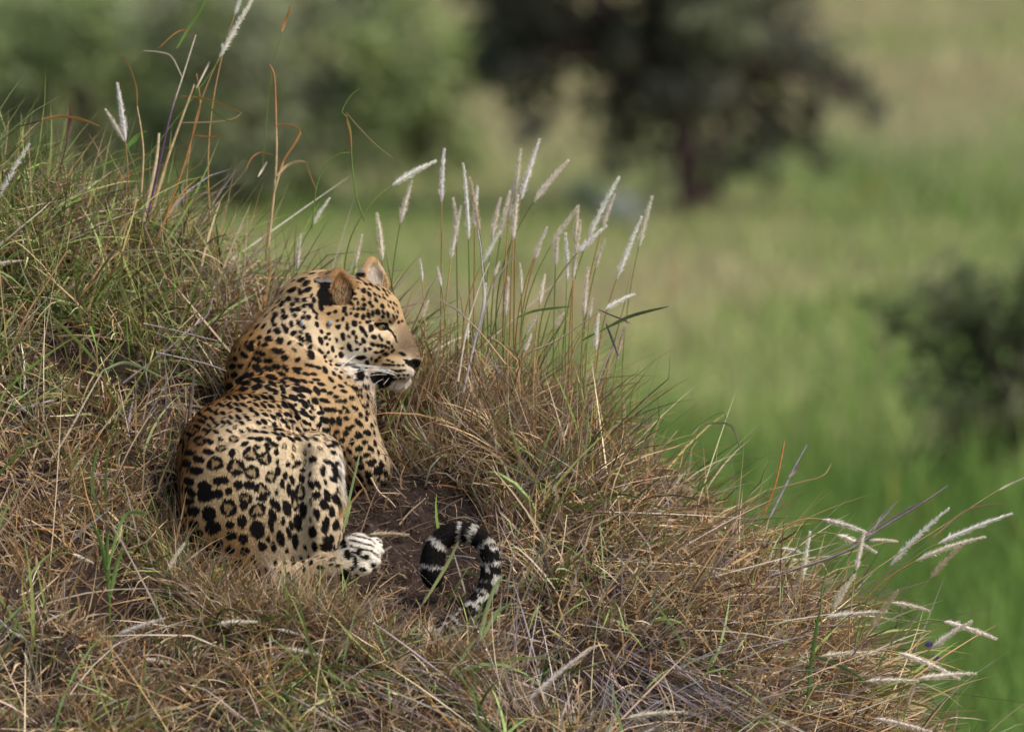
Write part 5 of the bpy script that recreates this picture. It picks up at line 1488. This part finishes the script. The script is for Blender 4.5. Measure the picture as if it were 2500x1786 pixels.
# ------------------------------------------------------------------ trees and shrubs in the meadow
def woody(name, cat, lab, base, clumps, leaf, pal, trunk_r, stems, n_leaf, flat=0.75, dark=(0.085, 0.055, 0.045), group=None):
    """base: seen foot; clumps: (px, py, radius px[, depth px]) in the plane of the tree; every clump is fed by a limb"""
    foot = on_meadow(*base)
    d = (foot - CAM) @ FW
    D0 = (d - DIST) / U
    k = U * d / DIST                      # metres per photograph pixel at this distance
    o = empty(name, foot, lab, cat, group)
    tr = Bag()
    ctr = np.mean([c[:2] for c in clumps], 0)
    C3 = []
    for c in clumps:
        dep = c[3] if len(c) > 3 else rng.normal(0, 1) * np.std([q[0] for q in clumps]) * 0.6
        p = W(c[0], c[1], 0)
        ray = (p - CAM) / ((p - CAM) @ FW)
        C3.append(CAM + ray * (d + dep * k))
    C3 = np.array(C3)
    forks = []
    for (sx, sy) in stems:                # trunks rise from the foot to each fork
        q = W(sx, sy, 0); ray = (q - CAM) / ((q - CAM) @ FW)
        top = CAM + ray * (d + rng.normal(0, 20) * k)
        m = (foot * .5 + top * .5) + rng.normal(0, .05, 3) * np.linalg.norm(top - foot)
        f0 = foot.copy(); f0[2] -= 0.1
        P = spline([f0, m, top], 10)
        V, Q = tube(P, np.linspace(trunk_r, trunk_r * .55, 10), 8)
        tr.add(V, Q, None, np.array(dark) * rng.uniform(.9, 1.1))
        forks.append(top)
    for c in C3:
        f = forks[int(np.argmin([np.linalg.norm(c - t) for t in forks]))]
        m = f * .5 + c * .5 + np.array([0, 0, 0.12]) * np.linalg.norm(c - f) + rng.normal(0, .04, 3)
        P = spline([f, m, c], 8)
        V, Q = tube(P, np.linspace(trunk_r * .38, trunk_r * .1, 8), 5)
        tr.add(V, Q, None, np.array(dark) * rng.uniform(.8, 1.2))
    tr.build('trunk', M_BARK, o, True)
    lf = Bag()
    R = np.array([c[2] for c in clumps]) * k
    wgt = R ** 2 / (R ** 2).sum()
    cid = rng.choice(len(R), n_leaf, p=wgt)
    u = rng.normal(size=(n_leaf, 3)) * 0.62
    P = C3[cid] + u * R[cid][:, None] * np.array([1, 1, flat])
    P += (fbm(P * 3.1, 91, 2) - 0.5)[:, None] * 0.35 * R[cid][:, None]
    ok = P[:, 2] > 0.05
    P = P[ok]; cid = cid[ok]; n = len(P)
    a = norm(rng.normal(size=(n, 3)))
    b = norm(np.cross(a, rng.normal(size=(n, 3))))
    s = leaf * rng.uniform(.6, 1.4, (n, 1))
    V = np.stack([P - a * s, P + b * s * .45, P + a * s, P - b * s * .45], 1).reshape(-1, 3)
    pa = np.array(pal)
    cc = pa[rng.choice(len(pa), len(R))][cid] * .6 + pa[rng.choice(len(pa), n)] * .4
    cc = cc * rng.uniform(.7, 1.3, (n, 1))
    lf.add(V, np.arange(4 * n).reshape(-1, 4), None, np.repeat(cc, 4, 0))
    lf.build('crown', M_LEAF, o)
    return o


def scatter(n, cx, cy, rx, ry, r0, r1, top=None):
    out = []
    while len(out) < n:
        x, y = rng.uniform(-1, 1, 2)
        if x * x + y * y < 1:
            out.append((cx + x * rx, cy + y * ry, rng.uniform(r0, r1)))
    return out


DKL = [(0.07, 0.076, 0.048), (0.10, 0.11, 0.065), (0.11, 0.097, 0.075), (0.21, 0.23, 0.125), (0.18, 0.172, 0.13)]
MIDL = [(0.24, 0.29, 0.13), (0.17, 0.19, 0.11), (0.30, 0.36, 0.14), (0.28, 0.29, 0.2), (0.34, 0.4, 0.15)]
cl = scatter(40, 1610, -70, 450, 240, 50, 95) + scatter(26, 1600, 150, 430, 130, 22, 48)
cl += [(1230, 110, 60), (1200, 180, 45), (1290, 230, 60), (1300, 320, 45), (1480, 260, 60), (1530, 340, 50), (1400, 120, 45), (1700, 230, 90), (1600, 270, 70), (1820, 220, 75), (1880, 290, 55), (1930, 120, 80), (2000, 150, 60),
       (2060, 210, 45), (2120, 240, 38), (1980, 260, 45), (1850, 350, 40), (1980, 340, 35), (1780, 380, 45), (1570, 390, 30), (1480, 400, 26), (1770, 430, 26), (1640, 360, 34), (1730, 370, 34), (1690, 430, 26), (1610, 440, 22), (1830, 400, 26), (1930, 330, 30), (1750, 80, 110), (1560, 90, 100), (1640, 170, 90), (2010, 400, 26), (1870, 440, 26), (2130, 275, 28)]
woody('thorn_tree', 'tree', 'dark spreading tree with drooping branches and a dark trunk, centre right background', (1690, 520), cl, 0.06, DKL, 0.07, [(1690, 230), (1640, 160), (1760, 180)], 9000, 0.85, (0.10, 0.06, 0.055), 'background trees and bushes')
woody('bush', 'bush', 'grey-green bush with a dark hollow under it, left of centre background', (600, 520), scatter(44, 640, 190, 330, 230, 50, 100) + scatter(10, 600, 440, 230, 70, 40, 60) + [(420, 350, 60), (480, 250, 70), (820, 330, 65), (760, 250, 80), (870, 220, 70)], 0.055, MIDL, 0.05, [(560, 330), (620, 320), (690, 340)], 5200, 0.85, (0.10, 0.05, 0.04), 'background trees and bushes')
woody('bush', 'bush', 'pale green bush at the left edge of the background', (150, 500), scatter(34, 130, 190, 290, 220, 50, 100) + scatter(10, 140, 400, 260, 80, 40, 60), 0.05, [(0.30, 0.38, 0.14), (0.22, 0.27, 0.12), (0.38, 0.44, 0.18), (0.2, 0.23, 0.13)], 0.05, [(120, 330), (200, 320)], 4000, 0.85, (0.08, 0.06, 0.05), 'background trees and bushes')
woody('bush', 'bush', 'bright yellow-green bush between the grey-green bush and the dark tree', (1050, 440), scatter(26, 1040, 190, 170, 220, 45, 85) + scatter(8, 1040, 400, 150, 60, 35, 50), 0.05, [(0.3, 0.37, 0.13), (0.34, 0.39, 0.17), (0.2, 0.24, 0.1)], 0.05, [(1020, 300), (1080, 290)], 2600, 0.85, (0.08, 0.06, 0.05), 'background trees and bushes')
woody('bush', 'bush', 'dark green bush at the right edge of the background', (2380, 1210), scatter(26, 2440, 860, 190, 200, 45, 90) + [(2190, 770, 42), (2170, 800, 28), (2110, 740, 22), (2260, 860, 50), (2300, 950, 60), (2240, 960, 35), (2400, 1000, 60)] + scatter(16, 2420, 1080, 160, 110, 40, 60), 0.035, [(0.11, 0.16, 0.055), (0.07, 0.095, 0.04), (0.20, 0.25, 0.10), (0.2, 0.2, 0.11)], 0.035, [(2380, 980), (2440, 960)], 3000, 0.85, (0.06, 0.045, 0.04), 'background trees and bushes')
woody('bush', 'bush', 'small dark bush at the top edge, left of the dark tree', (900, 260), scatter(9, 900, 30, 70, 60, 30, 50), 0.06, DKL, 0.05, [(900, 120)], 2200, 0.85, (0.06, 0.045, 0.04), 'background trees and bushes')
woody('flowering_bush', 'bush', 'small bush with greyish-white blossom in front of the dark tree', (1480, 560), [(1430, 470, 32), (1470, 490, 26), (1510, 510, 30), (1560, 500, 20), (1545, 525, 22)], 0.03, [(0.42, 0.44, 0.40), (0.34, 0.38, 0.30), (0.16, 0.2, 0.1)], 0.015, [(1480, 520)], 900, 0.8, (0.08, 0.06, 0.05), 'background trees and bushes')
